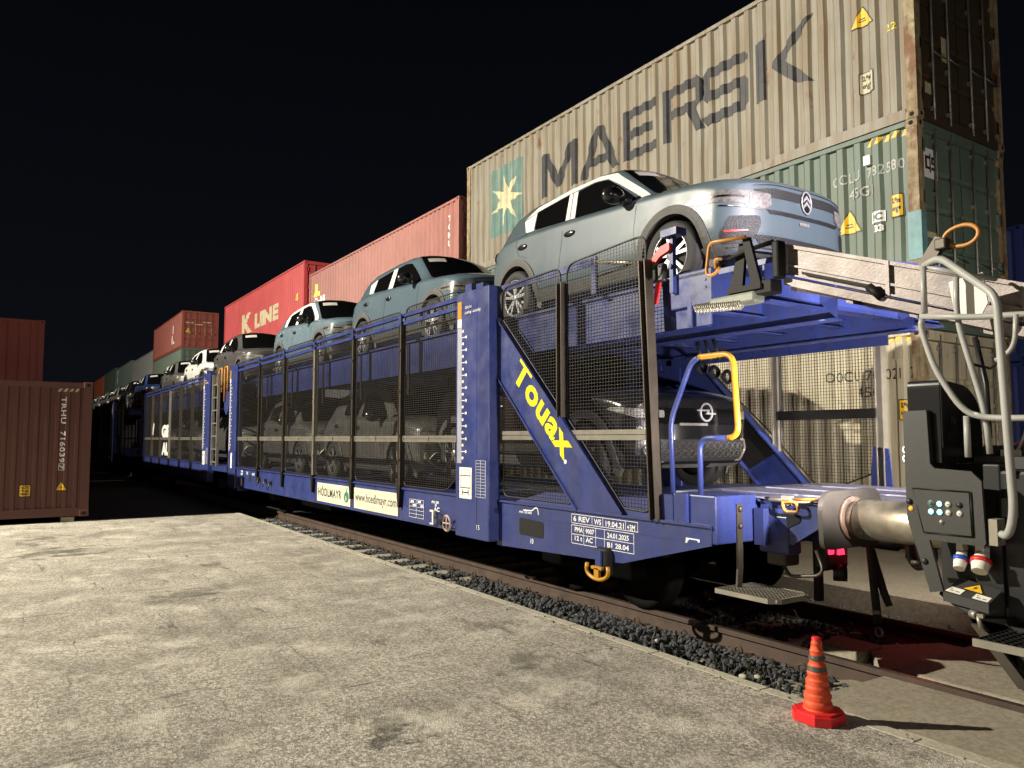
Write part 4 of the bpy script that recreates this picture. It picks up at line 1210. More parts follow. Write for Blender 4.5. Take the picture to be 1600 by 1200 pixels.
def lower(x, label, paint, z=ZL):
    c = copy_tree(suv, loc=(x, XC, z), label=label, group=gl, swap={M['p_black'].name: paint}); return c
lower(-12.0, 'silver grey car in the cage behind the two white boards', M['p_silver'])
lower(-16.6, 'grey car in the left half of the nearest cage', M['p_silver'])
lower(-22.2, 'grey car in the gap beside the aluminium ladder on the lower deck', M['p_silver'])
lower(-26.8, 'dark car in the cage of the second wagon behind its middle posts', M['p_grey'])
lower(-31.4, 'dark car at the far end of the cage of the second wagon', M['p_grey'])
# ================================================================== car carrier wagons
YN, YF, YM = 4.40, 7.34, 5.87
M['cardw'] = mat('off_white_card', (0.78, 0.76, 0.66), 0.5, var=0.08, vs=9)
M['dkgreen'] = mat('dark_green_print', (0.03, 0.16, 0.11), 0.5)
M['dkgrey_print'] = mat('dark_grey_print', (0.05, 0.055, 0.06), 0.5)
M['lav'] = mat('worn_deck_plate', (0.28, 0.28, 0.40), 0.4, 0.35, var=0.3, vs=4, streak=0.3, dirt=(0.2,0.17,0.17), bump=0.1, bs=40)
M['wheelst'] = mat('wheel_steel', (0.004, 0.0036, 0.003), 0.85, 0.0, spec=0.1, var=0.2, vs=6)

def wire_panel(mb, poly, Y, px=0.030, pz=0.026, r=0.0017, frame=0.009):
    P = poly; n = len(P)
    def spans(ax, c):
        xs = []
        for i in range(n):
            a, b = P[i], P[(i+1) % n]
            if (a[ax]-c)*(b[ax]-c) < 0 or (a[ax] <= c < b[ax]) or (b[ax] <= c < a[ax]):
                if abs(b[ax]-a[ax]) > 1e-9:
                    t = (c-a[ax])/(b[ax]-a[ax]); xs.append(a[1-ax]+t*(b[1-ax]-a[1-ax]))
        xs.sort(); o = []
        for i in range(0, len(xs)-1, 2):
            if xs[i+1]-xs[i] > .01: o.append((xs[i], xs[i+1]))
        return o
    z0, z1 = min(p[1] for p in P), max(p[1] for p in P); x0, x1 = min(p[0] for p in P), max(p[0] for p in P)
    def bar(a, b, dx, dz):
        vs = []
        for (x, z) in (a, b):
            vs += [(x-dx, Y-r, z-dz), (x+dx, Y-r, z+dz), (x+dx, Y+r, z+dz), (x-dx, Y+r, z-dz)]
        mb.add(vs, [(0,1,5,4),(1,2,6,5),(2,3,7,6),(3,0,4,7)])
    z = z0+pz
    while z < z1:
        for a, b in spans(1, z): bar((a, z), (b, z), 0, r)
        z += pz
    x = x0+px
    while x < x1:
        for a, b in spans(0, x):
            vs = []
            for zz in (a, b): vs += [(x-r, Y+r, zz), (x+r, Y+r, zz), (x+r, Y+3*r, zz), (x-r, Y+3*r, zz)]
            mb.add(vs, [(0,1,5,4),(1,2,6,5),(2,3,7,6),(3,0,4,7)])
        x += px
    mb.tube([(p[0], Y, p[1]) for p in P], frame, 6, closed=True)
    return mb

POSTS = [-7.72, -9.27, -10.94, -12.65, -14.34, -16.01, -17.75]
def main_part(root, near_pillar=True):
    """the caged body between the two pairs of pillars; x in first-wagon coordinates"""
    x0, x1 = -17.75, -7.72
    for side in (0, 1):
        y = YN if side == 0 else YF; s = 1 if side == 0 else -1
        # sill: web, top flange, bottom flange
        mb = MB(); mb.box(x0-.02, x1+.02, y, y+s*.012, .55, .94); mb.box(x0-.02, x1+.02, y-s*.03, y+s*.10, .94, .962); mb.box(x0-.02, x1+.02, y-s*.008, y+s*.10, .535, .553)
        mb.box(x0-.02, x1+.02, y-s*.0035, y, .735, .739)
        sl = mb.build('sill', M['blue'], root)
        # posts
        for i, x in enumerate(POSTS[1:-1]):
            mb = MB(); w = .035
            mb.box(x-w, x-w+.008, y-s*.045, y+s*.03, .98, 3.10); mb.box(x+w-.008, x+w, y-s*.045, y+s*.03, .98, 3.10); mb.box(x-w+.008, x+w-.008, y-s*.036, y-s*.026, .98, 3.10)
            for zz in (1.3, 1.62, 2.2, 2.75): mb.box(x-.012, x+.012, y-s*.056, y-s*.036, zz, zz+.03)
            p = mb.build('post', M['alu'] if i == 2 else M['post'], root)
            mb = MB(); mb.box(x-.04, x+.04, y-s*.05, y-s*.038, 3.10, 3.24); mb.build('post_cap', M['blue'], p)
            mb = MB(); mb.prism([(x-.06,.99),(x+.06,.99),(x+.028,.70),(x-.012,.70)], 'y', y-s*.052, y-s*.004); mb.build('post_foot', M['steel_dk'], p)
        # top rails
        mb = MB(); mb.box(x0, x1, y-s*.02, y+s*.03, 3.205, 3.25); mb.box(x0, x1, y-s*.018, y+s*.02, 3.10, 3.15); mb.build('top_rail', M['blue'], root)
        mb = MB(); mb.tube([(x0, y+s*.05, 3.02), ((x0+x1)/2, y+s*.05, 3.0), (x1, y+s*.05, 3.02)], .012, 6); mb.build('wire_rope', M['steel_dk'], root)
        for i in range(6):
            a, b = POSTS[i+1]+.05, POSTS[i]-.05
            if side == 0:
                mb = MB(); pl = fillet2([(a,.985),(b,.985),(b,3.30),(a,3.30)], [.10,.10,.15,.15], 4)
                if i == 0: pl = fillet2([(a,.985),(b-.28,.985),(b,1.18),(b,3.33),(a,3.33)], [.08,.1,.08,.15,.15], 4)
                wire_panel(mb, pl, y+.012, .050, .0275, .0022); mb.build('mesh_panel', M['wire'], root)
            mb = MB()
            for zz in (1.555, 1.598): mb.box(a-.03, b+.03, y-s*.012, y+s*.0, zz, zz+.036)
            mb.box(a-.03, b+.03, y-s*.004, y+s*.004, 1.59, 1.60)
            for xx in (a+.02, (a+b)/2, b-.02): mb.box(xx-.012, xx+.012, y-s*.02, y-s*.01, 1.57, 1.62)
            mb.build('guard_bar', M['bar_alu'], root)
        # upper deck side beam and uprights
        yb = y+s*.22
        mb = MB(); mb.box(x0+.7, x1+.5, yb, yb+s*.012, 2.48, 2.90); mb.box(x0+.7, x1+.5, yb-s*.035, yb+s*.1, 2.90, 2.925)
        mb.build('deck_beam', M['blue'], root)
        mb = MB()
        for x in POSTS[1:-1]: mb.box(x-.30, x-.24, yb-s*.012, yb+s*.02, 2.2, 2.95)
        mb.build('deck_strut', M['steel_dk'], root)
    # decks
    mb = MB(); mb.box(x0-.5, x1+.7, YN+.02, YF-.02, .80, .86); mb.build('lower_deck', M['blue_dk'], root)
    mb = MB(); mb.box(x0+.1, x1+.7, YN+.235, YF-.235, 2.88, 2.93)
    x = x0+.5
    while x < x1: mb.box(x, x+.06, YN+.24, YF-.24, 2.74, 2.88); x += .8
    mb.build('upper_deck', M['blue_dk'], root)
    # sills' underside: underframe and running gear in the dark
    mb = MB(); mb.box(x0-.3, x1+.3, YM-.30, YM+.30, .45, .78); mb.box(-15.0, -13.4, YM-.9, YM-.35, .30, .70); mb.box(-11.2, -9.8, YM+.35, YM+.9, .28, .7)
    mb.cyl((-12.4, YM-.65, .48), (-11.2, YM-.65, .48), .17, 14); mb.build('underframe', M['steel_dk'], root)
    # pillars
    for xa, xb, w in ((-7.74, -7.02, 1), (-18.38, -17.76, 0)):
        for side in (0, 1):
            y = YN if side == 0 else YF; s = 1 if side == 0 else -1
            mb = MB(); mb.bbox(xa, xb, y-s*.05, y+s*.10, .50, 3.27, .012)
            if w: mb.box(xa+.47, xa+.475, y-s*.054, y-s*.05, .62, 3.1); mb.box(xa+.16, xa+.30, y-s*.02, y+s*.05, 3.27, 3.36); mb.box(xa+.40, xa+.55, y-s*.02, y+s*.06, 3.27, 3.33)
            p = mb.build('pillar', M['blue'], root)
            if side: continue
            yy = y-.053
            sx = xa+.04 if w else xa+.02
            mb = MB(); mb.box(sx, sx+.10, yy, yy+.002, 1.32, 2.86); q = mb.build('scale_strip', M['grey_strip'], p)
            mb = MB()
            z = 1.38
            k = 0
            while z < 2.84:
                ln = .20 if k % 2 else .13
                mb.box(sx+.10, sx+ln, yy-.0012, yy, z-.004, z+.004); 
                mb.prism([(sx+ln+.018*math.cos(t), z+.018*math.sin(t)) for t in np.linspace(0, 2*math.pi, 9)[:-1]], 'y', yy-.002, yy)
                z += .072; k += 1
            mb.build('scale_mark', M['white'], q)
            mb = MB(); mb.box(sx, sx+.09, yy, yy+.002, 2.97, 3.17); mb.build('yellow_mark', M['yellow'], p)
            mb = MB(); mb.box(sx, sx+.09, yy, yy+.002, 2.868, 2.967); mb.build('white_mark', M['cardw'], p)
            mb = MB(); mb.box(sx+(.06 if w else .22), sx+.33, yy-.001, yy+.002, .93, 1.275); cd = mb.build('pictogram_card', M['cardw'], p)
            if w:
                a, b = sx+.06, sx+.33; m_ = (a+b)/2
                mb = MB(); yl = yy-.003
                def ln(pts, t=.006): mb.add([(p_[0], yl, p_[1]) for q_ in strip(pts, t) for p_ in q_], [(4*i,4*i+1,4*i+2,4*i+3) for i in range(len(pts)-1)])
                ln([(a+.03,1.18),(a+.05,1.235),(m_-.03,1.258),(m_+.03,1.258),(b-.05,1.235),(b-.03,1.18),(b-.03,1.05),(a+.03,1.05),(a+.03,1.18)], .005)
                ln([(a+.02,1.185),(b-.02,1.185)], .010); ln([(a+.02,1.05),(b-.02,1.05)], .010)
                ln([(a+.07,1.03),(a+.07,.965)], .014); ln([(b-.07,1.03),(b-.07,.965)], .014); ln([(a+.07,.998),(b-.07,.998)], .014); ln([(m_,1.24),(m_,1.06)], .003)
                mb.build('pictogram', M['ink'], cd)
                tb = MB()
                for i in range(13): tb.box(sx+.42, sx+.62, yy-.001, yy+.002, .96+i*.033, .963+i*.033)
                for xx in (sx+.42, sx+.517, sx+.617): tb.box(xx, xx+.004, yy-.001, yy+.002, .96, 1.36)
                tb.build('data_table', M['white'], p)
                for t, zz, ww in (('Only for', 3.06, .15), ('Loading / unloading', 3.00, .34)):
                    o_ = put2d(fit2d(text2d(t, .1), ww, .045), (sx+.17, yy-.001, zz), (1,0,0), (0,0,1)); o_.build('lettering', M['white'], p, fixn=False)
                o_ = put2d(fit2d(text2d('15', .1), .06, .05), (sx+.44, yy-.001, .61), (1,0,0), (0,0,1)); o_.build('lettering', M['white'], p, fixn=False)
def flange_x(a, b): pass

def sill_marks(root):
    y = YN-.006
    def board(xa, xb, nm):
        mb = MB(); mb.box(xa, xb, y-.008, y+.004, .575, .875); return mb.build(nm, M['cream'], root)
    b1 = board(-12.46, -11.01, 'sign_board'); b2 = board(-10.86, -9.345, 'sign_board')
    put2d(fit2d(text2d('HÖDLMAYR', .3, .008, 1.15), 1.04, .16), (-12.41, y-.0095, .665), (1,0,0), (0,0,1)).build('lettering', M['dkgrey_print'], b1, fixn=False)
    put2d(poly2d([fillet2([(-.11,0),(-.05,-.07),(.05,-.07),(.11,0),(.06,.10),(-.06,.08)], .05), [(-.005,.09),(.025,.09),(.045,.16),(.01,.14)]]), (-11.17, y-.0095, .70), (1,0,0), (0,0,1)).build('logo', M['dkgreen'], b1, fixn=False)
    put2d(poly2d([[(-.02,-.05),(.02,-.03),(-.005,.03),(-.03,.03)]]), (-11.17, y-.011, .70), (1,0,0), (0,0,1)).build('logo_cut', M['cream'], b1, fixn=False)
    put2d(fit2d(text2d('www.hoedlmayr.com', .3, .002), 1.42, .165), (-10.81, y-.0095, .645), (1,0,0), (0,0,1)).build('lettering', M['dkgrey_print'], b2, fixn=False)
    # small stencilled tables and signs
    mb = MB()
    for i in range(6): mb.box(-9.02, -8.62, y-.001, y+.001, .60+i*.045, .604+i*.045)
    for xx in (-9.02, -8.82, -8.62): mb.box(xx, xx+.005, y-.001, y+.001, .60, .829)
    for xx, zz in ((-8.98,.79),(-8.78,.795),(-8.70,.745),(-8.92,.745)): mb.box(xx, xx+.09, y-.001, y+.001, zz, zz+.022)
    mb.build('data_table', M['white'], root)
    for t, x, z, w, h in (('S', -8.32, .78, .05, .035), ('RIV 80', -8.40, .815, .18, .03), ('AC', -8.34, .72, .14, .055), ('33', -17.38, .86, .16, .045), ('87', -17.38, .80, .16, .045), ('TX', -16.95, .83, .16, .06), ('AAE', -16.5, .83, .2, .05)):
        put2d(fit2d(text2d(t, .2, .006), w, h), (x, y-.001, z), (1,0,0), (0,0,1)).build('lettering', M['white'], root, fixn=False)
    # brake crank and handwheel
    mb = MB(); mb.box(-8.30, -8.27, y-.05, y-.02, .57, .74); mb.box(-8.36, -8.27, y-.05, y-.02, .72, .74); mb.box(-8.36, -8.27, y-.05, y-.02, .57, .585); mb.build('brake_lever', M['cardw'], root)
    mb = MB(); mb.tube([(-8.28,y-.03,.66),(-8.05,y-.05,.63),(-7.88,y-.07,.59)], .010, 6); mb.tube([(-8.20,y-.02,.72),(-7.86,y-.03,.62)], .007, 6); mb.box(-8.16,-8.08,y-.05,y,.58,.64); mb.build('brake_linkage', M['steel_dk'], root)
    mb = MB(); mb.lathe([(.085,-.012),(.10,0),(.085,.012),(.075,0),(.085,-.012)], (-7.86, y-.09, .625), 'y', 24); mb.cyl((-7.86-.08,y-.09,.625),(-7.86+.08,y-.09,.625),.008,6); mb.cyl((-7.86,y-.09,.545),(-7.86,y-.09,.705),.008,6); mb.build('brake_handwheel', mat('pink_white_paint',(.55,.42,.33),.5), root)
    for x, z in ((-15.9, .78), (-15.1, .74), (-15.45, .77)):
        mb = MB(); mb.box(x-.04, x+.04, y-.05, y, z-.03, z+.03); mb.tube([(x,y-.04,z),(x+.02,y-.06,z-.09),(x-.03,y-.06,z-.13)], .012, 6); mb.build('latch', M['post'], root)
    mb = MB(); mb.box(-16.75, -16.6, y-.001, y+.002, .69, .83); mb.build('lifting_hole', M['hole'], root)
    mb = MB(); mb.prism([(-17.33+.05*math.cos(t), .655+.09*math.sin(t)) for t in np.linspace(0,2*math.pi,17)[:-1]], 'y', y-.002, y); mb.build('oval_plate', M['cardw'], root)

gw = 'blue car carrier wagons of the train'
W1 = thing('car_carrier_wagon', 'nearest blue double-deck car carrier wagon with yellow lettering on its slanted brace', 'rail wagon', (-12.5, YM, 0), gw)
main_part(W1); sill_marks(W1)

# ---- open end section of the first wagon (towards the loading ramp)
def end_part(root, detail=True):
    for side in (0, 1):
        y = YN+.08 if side == 0 else YF-.08; s = 1 if side == 0 else -1
        # fish-bellied sill plate
        sp = [(-7.05,.46),(-5.05,.53),(-4.05,.79),(-4.05,.925),(-7.05,.925)]
        mb = MB(); mb.prism(sp, 'y', y, y+s*.014); mb.box(-7.05, -4.05, y-s*.025, y+s*.12, .925, .945); mb.box(-7.04,-4.06,y-s*.0035,y,.80,.803)
        e = mb.build('end_sill', M['blue'], root)
        # slanted brace with flanges
        bp = [(-7.03,2.90),(-5.02,.945),(-5.64,.945),(-7.03,2.29)]
        mb = MB(); mb.prism(bp, 'y', y-s*.012, y+s*.004)
        def fl(a, b, t=.016, o=.0):
            a, b = Vector(a), Vector(b); d = (b-a).normalized(); n = Vector((-d.y, d.x))
            q = [(a+n*o)[:], (b+n*o)[:], (b+n*(o+t))[:], (a+n*(o+t))[:]]
            mb.prism(q, 'y', y-s*.035, y+s*.09)
        fl(bp[0], bp[1], .018); fl(bp[2], bp[3], .018)
        br = mb.build('slanted_brace', M['blue'], root)
        if side == 0:
            d = (Vector((bp[1][0], 0, bp[1][1])) - Vector((bp[0][0], 0, bp[0][1]))).normalized()
            up = Vector((-d.z, 0, d.x)) if -d.z*0+d.x > 0 else Vector((d.z, 0, -d.x))
            vf = fit2d(text2d('Touax', .5, .017, 1.05), 1.26, .27)
            o = Vector((-6.66, y-.0145, 2.17)) - d*.12
            put2d(vf, o, d, up).build('lettering', M['lyellow'], br, fixn=False)
            rr = [(1.27+.022*math.cos(t), .015+.022*math.sin(t)) for t in np.linspace(0, 2*math.pi, 13)[:-1]]
            put2d(poly2d([rr]), o, d, up).build('registered_mark', M['white'], br, fixn=False)
        else:
            mb = MB(); mb.prism([(-6.05,1.94),(-5.55,1.46),(-5.95,1.24),(-6.55,1.82)], 'y', y-.02, y-.014); mb.build('brace_sleeve', M['steel_dk'], br)
        # uprights
        for x, z0, z1, sl, m in ((-5.875, 1.80, 3.10, 0, 'post'), (-4.62, .93, 3.10, -.10, 'post')):
            if side == 1: x = {-5.875: -5.56, -4.62: -4.33}[x]; z1 = 2.95; z0 = 1.45 if z0 > 1.3 else .95; sl = 0
            mb = MB(); w = .040
            for dx, dw, y0, y1 in ((-w, .010, -.05, .04), (w-.010, .010, -.05, .04), (-w+.010, 2*w-.02, .02, .03)):
                a = [(x+dx, y+s*y0, z0), (x+dx+dw, y+s*y0, z0), (x+dx+dw, y+s*y1, z0), (x+dx, y+s*y1, z0)]
                mb.add(a + [(p[0]+sl, p[1], z1) for p in a], [(3,2,1,0),(4,5,6,7),(0,1,5,4),(1,2,6,5),(2,3,7,6),(3,0,4,7)])
            mb.build('post', M['post'] if side == 0 else M['alu'], root)
        if side == 0:
            pa = fillet2([(-6.97,2.90),(-5.925,1.885),(-5.925,3.27),(-6.97,3.235)], [.02,.02,.12,.12])
            pb = fillet2([(-4.70,.985),(-4.73,3.30),(-4.82,3.33),(-5.825,3.275),(-5.825,1.80),(-5.03,1.0)], [.1,.06,.08,.12,.02,.02])
            pc = fillet2([(-6.95,2.16),(-6.95,.985),(-5.78,.985),(-5.74,1.03)], [.02,.1,.04,.05])
            for p in (pa, pb, pc):
                mb = MB(); wire_panel(mb, p, y+.016, .040, .031, .0017); mb.build('mesh_panel', M['wire'], root)
            for a, b in ((-6.97,-6.30), (-5.80,-4.70)):
                mb = MB(); zz = 1.585
                mb.box(a, b, y+.0, y+.022, zz, zz+.042); mb.box(a, b, y+.0, y+.022, zz+.050, zz+.092); mb.box(a,b,y+.01,y+.02,zz+.04,zz+.052); mb.build('guard_bar', M['bar_alu'], root)
        else:
            for p in (fillet2([(-4.38,1.27),(-4.38,2.75),(-5.51,2.75),(-5.51,1.52),(-5.0,1.03)], .05), fillet2([(-5.60,1.62),(-5.60,2.75),(-6.9,2.75)], .05), fillet2([(-5.78,1.02),(-6.95,2.16),(-6.95,1.02)], .05)):
                mb = MB(); wire_panel(mb, p, y, .034, .034, .0022); mb.build('mesh_panel', M['wire'], root)
            mb = MB(); mb.box(-5.54, -4.36, y-.04, y-.0, 1.80, 1.90); mb.build('guard_bar', M['steel_dk'], root)
            mb = MB(); mb.prism([(-4.46,.945),(-4.20,.945),(-4.25,1.50),(-4.41,1.52)], 'y', y-.03, y-.015); mb.build('post_bracket', M['blue'], root)
        # upper deck edge beam
        yb = YN+.23 if side == 0 else YF-.23
        mb = MB(); mb.box(-7.02, -4.14, yb, yb+s*.014, 2.50, 2.90); mb.box(-7.02, -4.14, yb-s*.03, yb+s*.1, 2.90, 2.925); mb.build('deck_beam', M['blue'], root)
    # upper deck with ribs
    mb = MB(); mb.box(-7.0, -3.55, YN+.245, YF-.245, 2.885, 2.928)
    mb.prism([(-3.55,YN+.245),(-3.30,YN+.6),(-3.05,YM),(-3.1,YF-.3),(-3.55,YF-.245)], 'z', 2.888, 2.926)
    ud = mb.build('upper_deck', M['blue'], root)
    mb = MB()
    for x in (-6.6,-6.0,-5.4,-4.8,-4.2,-3.65): mb.box(x-.008, x+.008, YN+.25, YF-.25, 2.62, 2.885); mb.box(x-.05, x+.05, YN+.25, YF-.25, 2.607, 2.62)
    mb.build('deck_rib', M['blue'], ud)
    mb = MB()
    for yy in (YM-.55, YM+.55): mb.box(-7.0, -3.5, yy-.01, yy+.01, 2.52, 2.885); mb.box(-7.0, -3.5, yy-.06, yy+.06, 2.508, 2.52)
    mb.build('deck_girder', M['blue'], ud)
    # hoses and fittings under the deck
    mb = MB()
    for k in range(3): mb.lathe([(.055,-.03),(.075,0),(.055,.03)], (-5.3+.12*k, YM-.1+.05*k, 2.30-.05*k), 'x', 14); mb.tube([(-5.3+.12*k, YM-.1, 2.36),(-5.35+.1*k, YM-.1, 2.6)], .02, 6)
    mb.build('hose_reel', M['black'], ud)
    # lower deck, rising over the wheels
    mb = MB(); mb.prism([(-7.1,.80),(-4.03,.80),(-4.03,1.12),(-6.2,1.068),(-7.1,.86)], 'y', YN+.10, YF-.10); ld = mb.build('lower_deck', M['blue_dk'], root)
    mb = MB(); mb.prism([(-4.9,4.95),(-3.2,5.05),(-3.05,5.3),(-3.05,6.95),(-4.9,7.15)], 'z', 1.128, 1.142)
    for yy in (5.35, 5.95, 6.5): mb.box(-4.7, -3.15, yy, yy+.04, 1.142, 1.152)
    mb.build('bridge_plate', M['lav'], ld)
end_part(W1)
def wheels(root, xs):
    for x in xs:
        mb = MB()
        mb.cyl((x, RY[0]-.1, .42), (x, RY[1]+.1, .42), .08, 14)
        ax = mb.build('axle', M['wheelst'], root)
        for y, s in ((RY[0], -1), (RY[1], 1)):
            mb = MB(); mb.lathe([(.05, s*.07),(.12,s*.07),(.14,s*.04),(.34,s*.035),(.36,s*.065),(.418,s*.065),(.420,s*.02),(.424,-s*.035),(.452,-s*.045),(.452,-s*.07),(.36,-s*.07),(.34,-s*.03),(.05,-s*.03)], (x, y, .42), 'y', 40)
            mb.build('wheel', M['wheelst'], ax)
            mb = MB(); mb.bbox(x-.17, x+.17, y+s*.13, y+s*.34, .30, .56, .02); mb.box(x-.6,x+.6,y+s*.2,y+s*.27,.56,.60); mb.build('axle_box', M['steel_dk'], ax)
wheels(W1, (-5.50, -6.55, -16.6))
# stencils, hook and slot on the end sill
y = YN+.08-.002
W1s = W1
mb = MB(); mb.prism(fillet2([(-6.62,.62),(-6.20,.615),(-6.20,.775),(-6.62,.79)], .03), 'y', y-.002, y+.001); mb.build('lifting_hole', M['hole'], W1)
for t, x, z, w, h in (('6 REV', -5.72, .832, .24, .05), ('WS', -5.42, .828, .10, .05), ('19.04.21', -5.26, .824, .24, .05), ('+3M', -4.98, .818, .10, .05), ('PMA', -5.70, .735, .12, .045), ('9007', -5.54, .732, .12, .045), ('24.01.2025', -5.24, .728, .28, .045), ('12 t', -5.70, .655, .11, .045), ('AC', -5.54, .655, .1, .045), ('B1 28.04', -5.24, .645, .28, .045), ('10', -6.42, .545, .05, .05), ('max 120 mm', -6.62, .838, .22, .028)):
    put2d(fit2d(text2d(t, .2, .004), w, h), (x, y-.001, z), (1,0,0), (0,0,1)).build('lettering', M['white'], W1, fixn=False)
def frame2d(x0, x1, z0, z1, t=.006, cols=()):
    l = [shift(rect(x1-x0,t),x0,z0), shift(rect(x1-x0,t),x0,z1), shift(rect(t,z1-z0),x0,z0), shift(rect(t,z1-z0+t),x1,z0)]
    l += [shift(rect(t,z1-z0),c,z0) for c in cols]
    return join2d(l)
put2d(frame2d(-5.75,-4.85,.812,.893,.005,(-5.45,-5.30,-5.0)), (0,y-.001,0), (1,0,0), (0,0,1)).build('stencil_frame', M['white'], W1, fixn=False)
put2d(frame2d(-5.75,-4.90,.625,.793,.005,(-5.57,-5.40,-5.28)), (0,y-.001,0), (1,0,0), (0,0,1)).build('stencil_frame', M['white'], W1, fixn=False)
put2d(join2d([shift(rect(.85,.005),-5.75,.71)]), (0,y-.001,0), (1,0,0), (0,0,1)).build('stencil_frame', M['white'], W1, fixn=False)
put2d(poly2d(strip([(-6.55,.87),(-6.40,.872),(-6.34,.905),(-6.30,.905),(-6.28,.84)], .012)), (0,y-.001,0), (1,0,0), (0,0,1)).build('hump_sign', M['white'], W1, fixn=False)
put2d(poly2d([[(-4.30,.83),(-4.16,.828),(-4.16,.805),(-4.18,.805),(-4.18,.818),(-4.27,.82),(-4.29,.79),(-4.31,.79)]]), (0,y-.001,0), (1,0,0), (0,0,1)).build('jacking_sign', M['white'], W1, fixn=False)
mb = MB(); mb.bbox(-5.34,-5.18, y-.07, y+.03, .40, .64, .02); mb.build('hook_bracket', M['steel_dk'], W1)
mb = MB(); mb.box(-5.30,-5.23,y-.09,y-.07,.44,.62); mb.build('hook_guard', M['blue'], W1)
mb = MB(); hk = fillet([(-5.40,y-.10,.50),(-5.41,y-.10,.42),(-5.32,y-.10,.375),(-5.20,y-.10,.375),(-5.11,y-.10,.42),(-5.12,y-.10,.50)], .05)
mb.tube(hk, .018, 8); mb.box(-5.29,-5.23,y-.115,y-.085,.37,.47); mb.box(-5.33,-5.19,y-.115,y-.085,.46,.485); mb.build('rope_hook', M['yellow'], W1)
# headstock box at the corner, step, handrail
mb = MB(); mb.bbox(-4.45,-4.01, YN+.09, YN+.56, .80, 1.165, .012); mb.box(-4.62,-4.45,YN+.09,YN+.5,.93,1.15); mb.box(-4.40,-4.28,YN+.06,YN+.09,.93,1.17); hb = mb.build('headstock_box', M['blue'], W1)
mb = MB(); mb.box(-4.012,-3.996,4.715,4.775,.62,1.10); mb.prism([(4.715,.62),(4.775,.62),(4.755,.46),(4.70,.46)], 'x', -4.012, -3.996)
for zz in (1.06, .93): mb.lathe([(.001,.02),(.016,.02),(.022,.012),(.022,0)], (-3.994,4.745,zz), 'x', 8)
sa = mb.build('step_hanger', M['post'], W1)
mb = MB()
o4 = [(-4.06,4.53),(-3.58,4.53),(-3.52,4.60),(-3.52,4.86),(-3.60,4.95),(-4.06,4.95)]
for a, b in zip(o4, o4[1:]+o4[:1]): 
    a, b = Vector((*a,.44)), Vector((*b,.44)); d = (b-a).normalized(); n = Vector((-d.y,d.x,0))*.006
    mb.add([a-n,b-n,b+n,a+n]+[p+Vector((0,0,.035)) for p in (a-n,b-n,b+n,a+n)], [(3,2,1,0),(4,5,6,7),(0,1,5,4),(1,2,6,5),(2,3,7,6),(3,0,4,7)])
for k in range(1,14): xx = -4.06+k*.037; mb.box(xx-.004, xx+.004, 4.53, 4.95, .446, .472)
for k in range(1,12): yy = 4.53+k*.035; mb.box(-4.06, -3.53, yy-.003, yy+.003, .448, .470)
mb.build('step_grating', M['alu'], sa)
hp = fillet([(-4.47,YN+.12,1.10),(-4.49,YN+.12,1.75),(-4.24,YN+.12,2.235),(-3.84,YN+.12,2.235),(-3.80,YN+.12,1.605),(-4.18,YN+.12,1.605),(-4.18,YN+.12,1.14)], .10, 6)
def split(pts, f):
    cum = [0]
    for a, b in zip(pts[:-1], pts[1:]): cum.append(cum[-1]+(b-a).length)
    return cum
cum = split(hp, 0)
ia = min(i for i, p in enumerate(hp) if p.x > -4.20 and p.z > 2.2); ib = max(i for i, p in enumerate(hp) if p.x > -4.05 and p.z < 1.65)
mb = MB(); mb.tube(hp[:ia+1], .021, 10); mb.tube(hp[ib:], .021, 10); hr = mb.build('handrail', M['blue'], W1)
mb = MB(); mb.tube(hp[ia-0:ib+1], .0225, 10); mb.build('handrail_grip', M['yellow'], hr)
# upper side guard rail, tie rod, ratchet and end bracket
yy = YN+.10
mb = MB(); mb.box(-7.0,-5.42,yy,yy+.03,3.20,3.27); mb.box(-5.46,-5.40,yy,yy+.03,2.93,3.28); mb.build('side_guard', M['blue'], W1)
mb = MB(); mb.tube([(-5.44,yy+.02,3.235),(-4.78,yy+.05,3.10)], .020, 6); mb.build('tie_rod', M['alu'], W1)
mb = MB(); mb.tube([(-5.40,yy+.02,3.09),(-5.0,yy+.10,3.14),(-4.75,yy+.10,3.12)], .010, 6); mb.build('wire_rope', M['steel_dk'], W1)
mb = MB(); mb.bbox(-4.56,-4.10,YN+.20,YN+.23,2.66,2.95,.01)
for zz in (2.80,2.86): mb.cyl((-4.17,YN+.192,zz),(-4.17,YN+.20,zz),.012,8)
mb.box(-4.36,-4.32,YN+.196,YN+.204,2.50,2.7); eb = mb.build('end_bracket', M['blue'], W1)
mb = MB(); mb.box(-4.52,-4.48,YN+.16,YN+.20,2.80,3.30); mb.box(-4.58,-4.40,YN+.12,YN+.24,3.27,3.33); mb.cyl((-4.50,YN+.14,3.02),(-4.50,YN+.16,3.02),.02,8); mb.build('lashing_post', M['blue'], W1)
mb = MB(); mb.prism(fillet2([(-4.70,3.12),(-4.60,3.20),(-4.49,3.22),(-4.49,3.15),(-4.60,3.12),(-4.69,3.05)],.02), 'y', YN+.13, YN+.17); rt = mb.build('ratchet_handle', M['red'], W1)
mb = MB(); mb.prism([(-4.66,2.93),(-4.60,2.93),(-4.66,2.72),(-4.69,2.73)], 'y', YN+.14, YN+.16); mb.build('strap_end', M['red'], rt)
mb = MB(); mb.box(-4.80,-4.66,YN+.14,YN+.17,3.03,3.09); mb.build('webbing_strap', M['green'], rt)
mb = MB(); mb.bbox(-4.66,-4.55,YN+.12,YN+.18,2.90,3.06,.02); mb.tube(fillet([(-4.60,YN+.12,3.03),(-4.56,YN+.12,3.04),(-4.58,YN+.12,2.96),(-4.61,YN+.12,2.94)],.02), .009, 6); mb.build('ratchet_buckle', M['black'], rt)
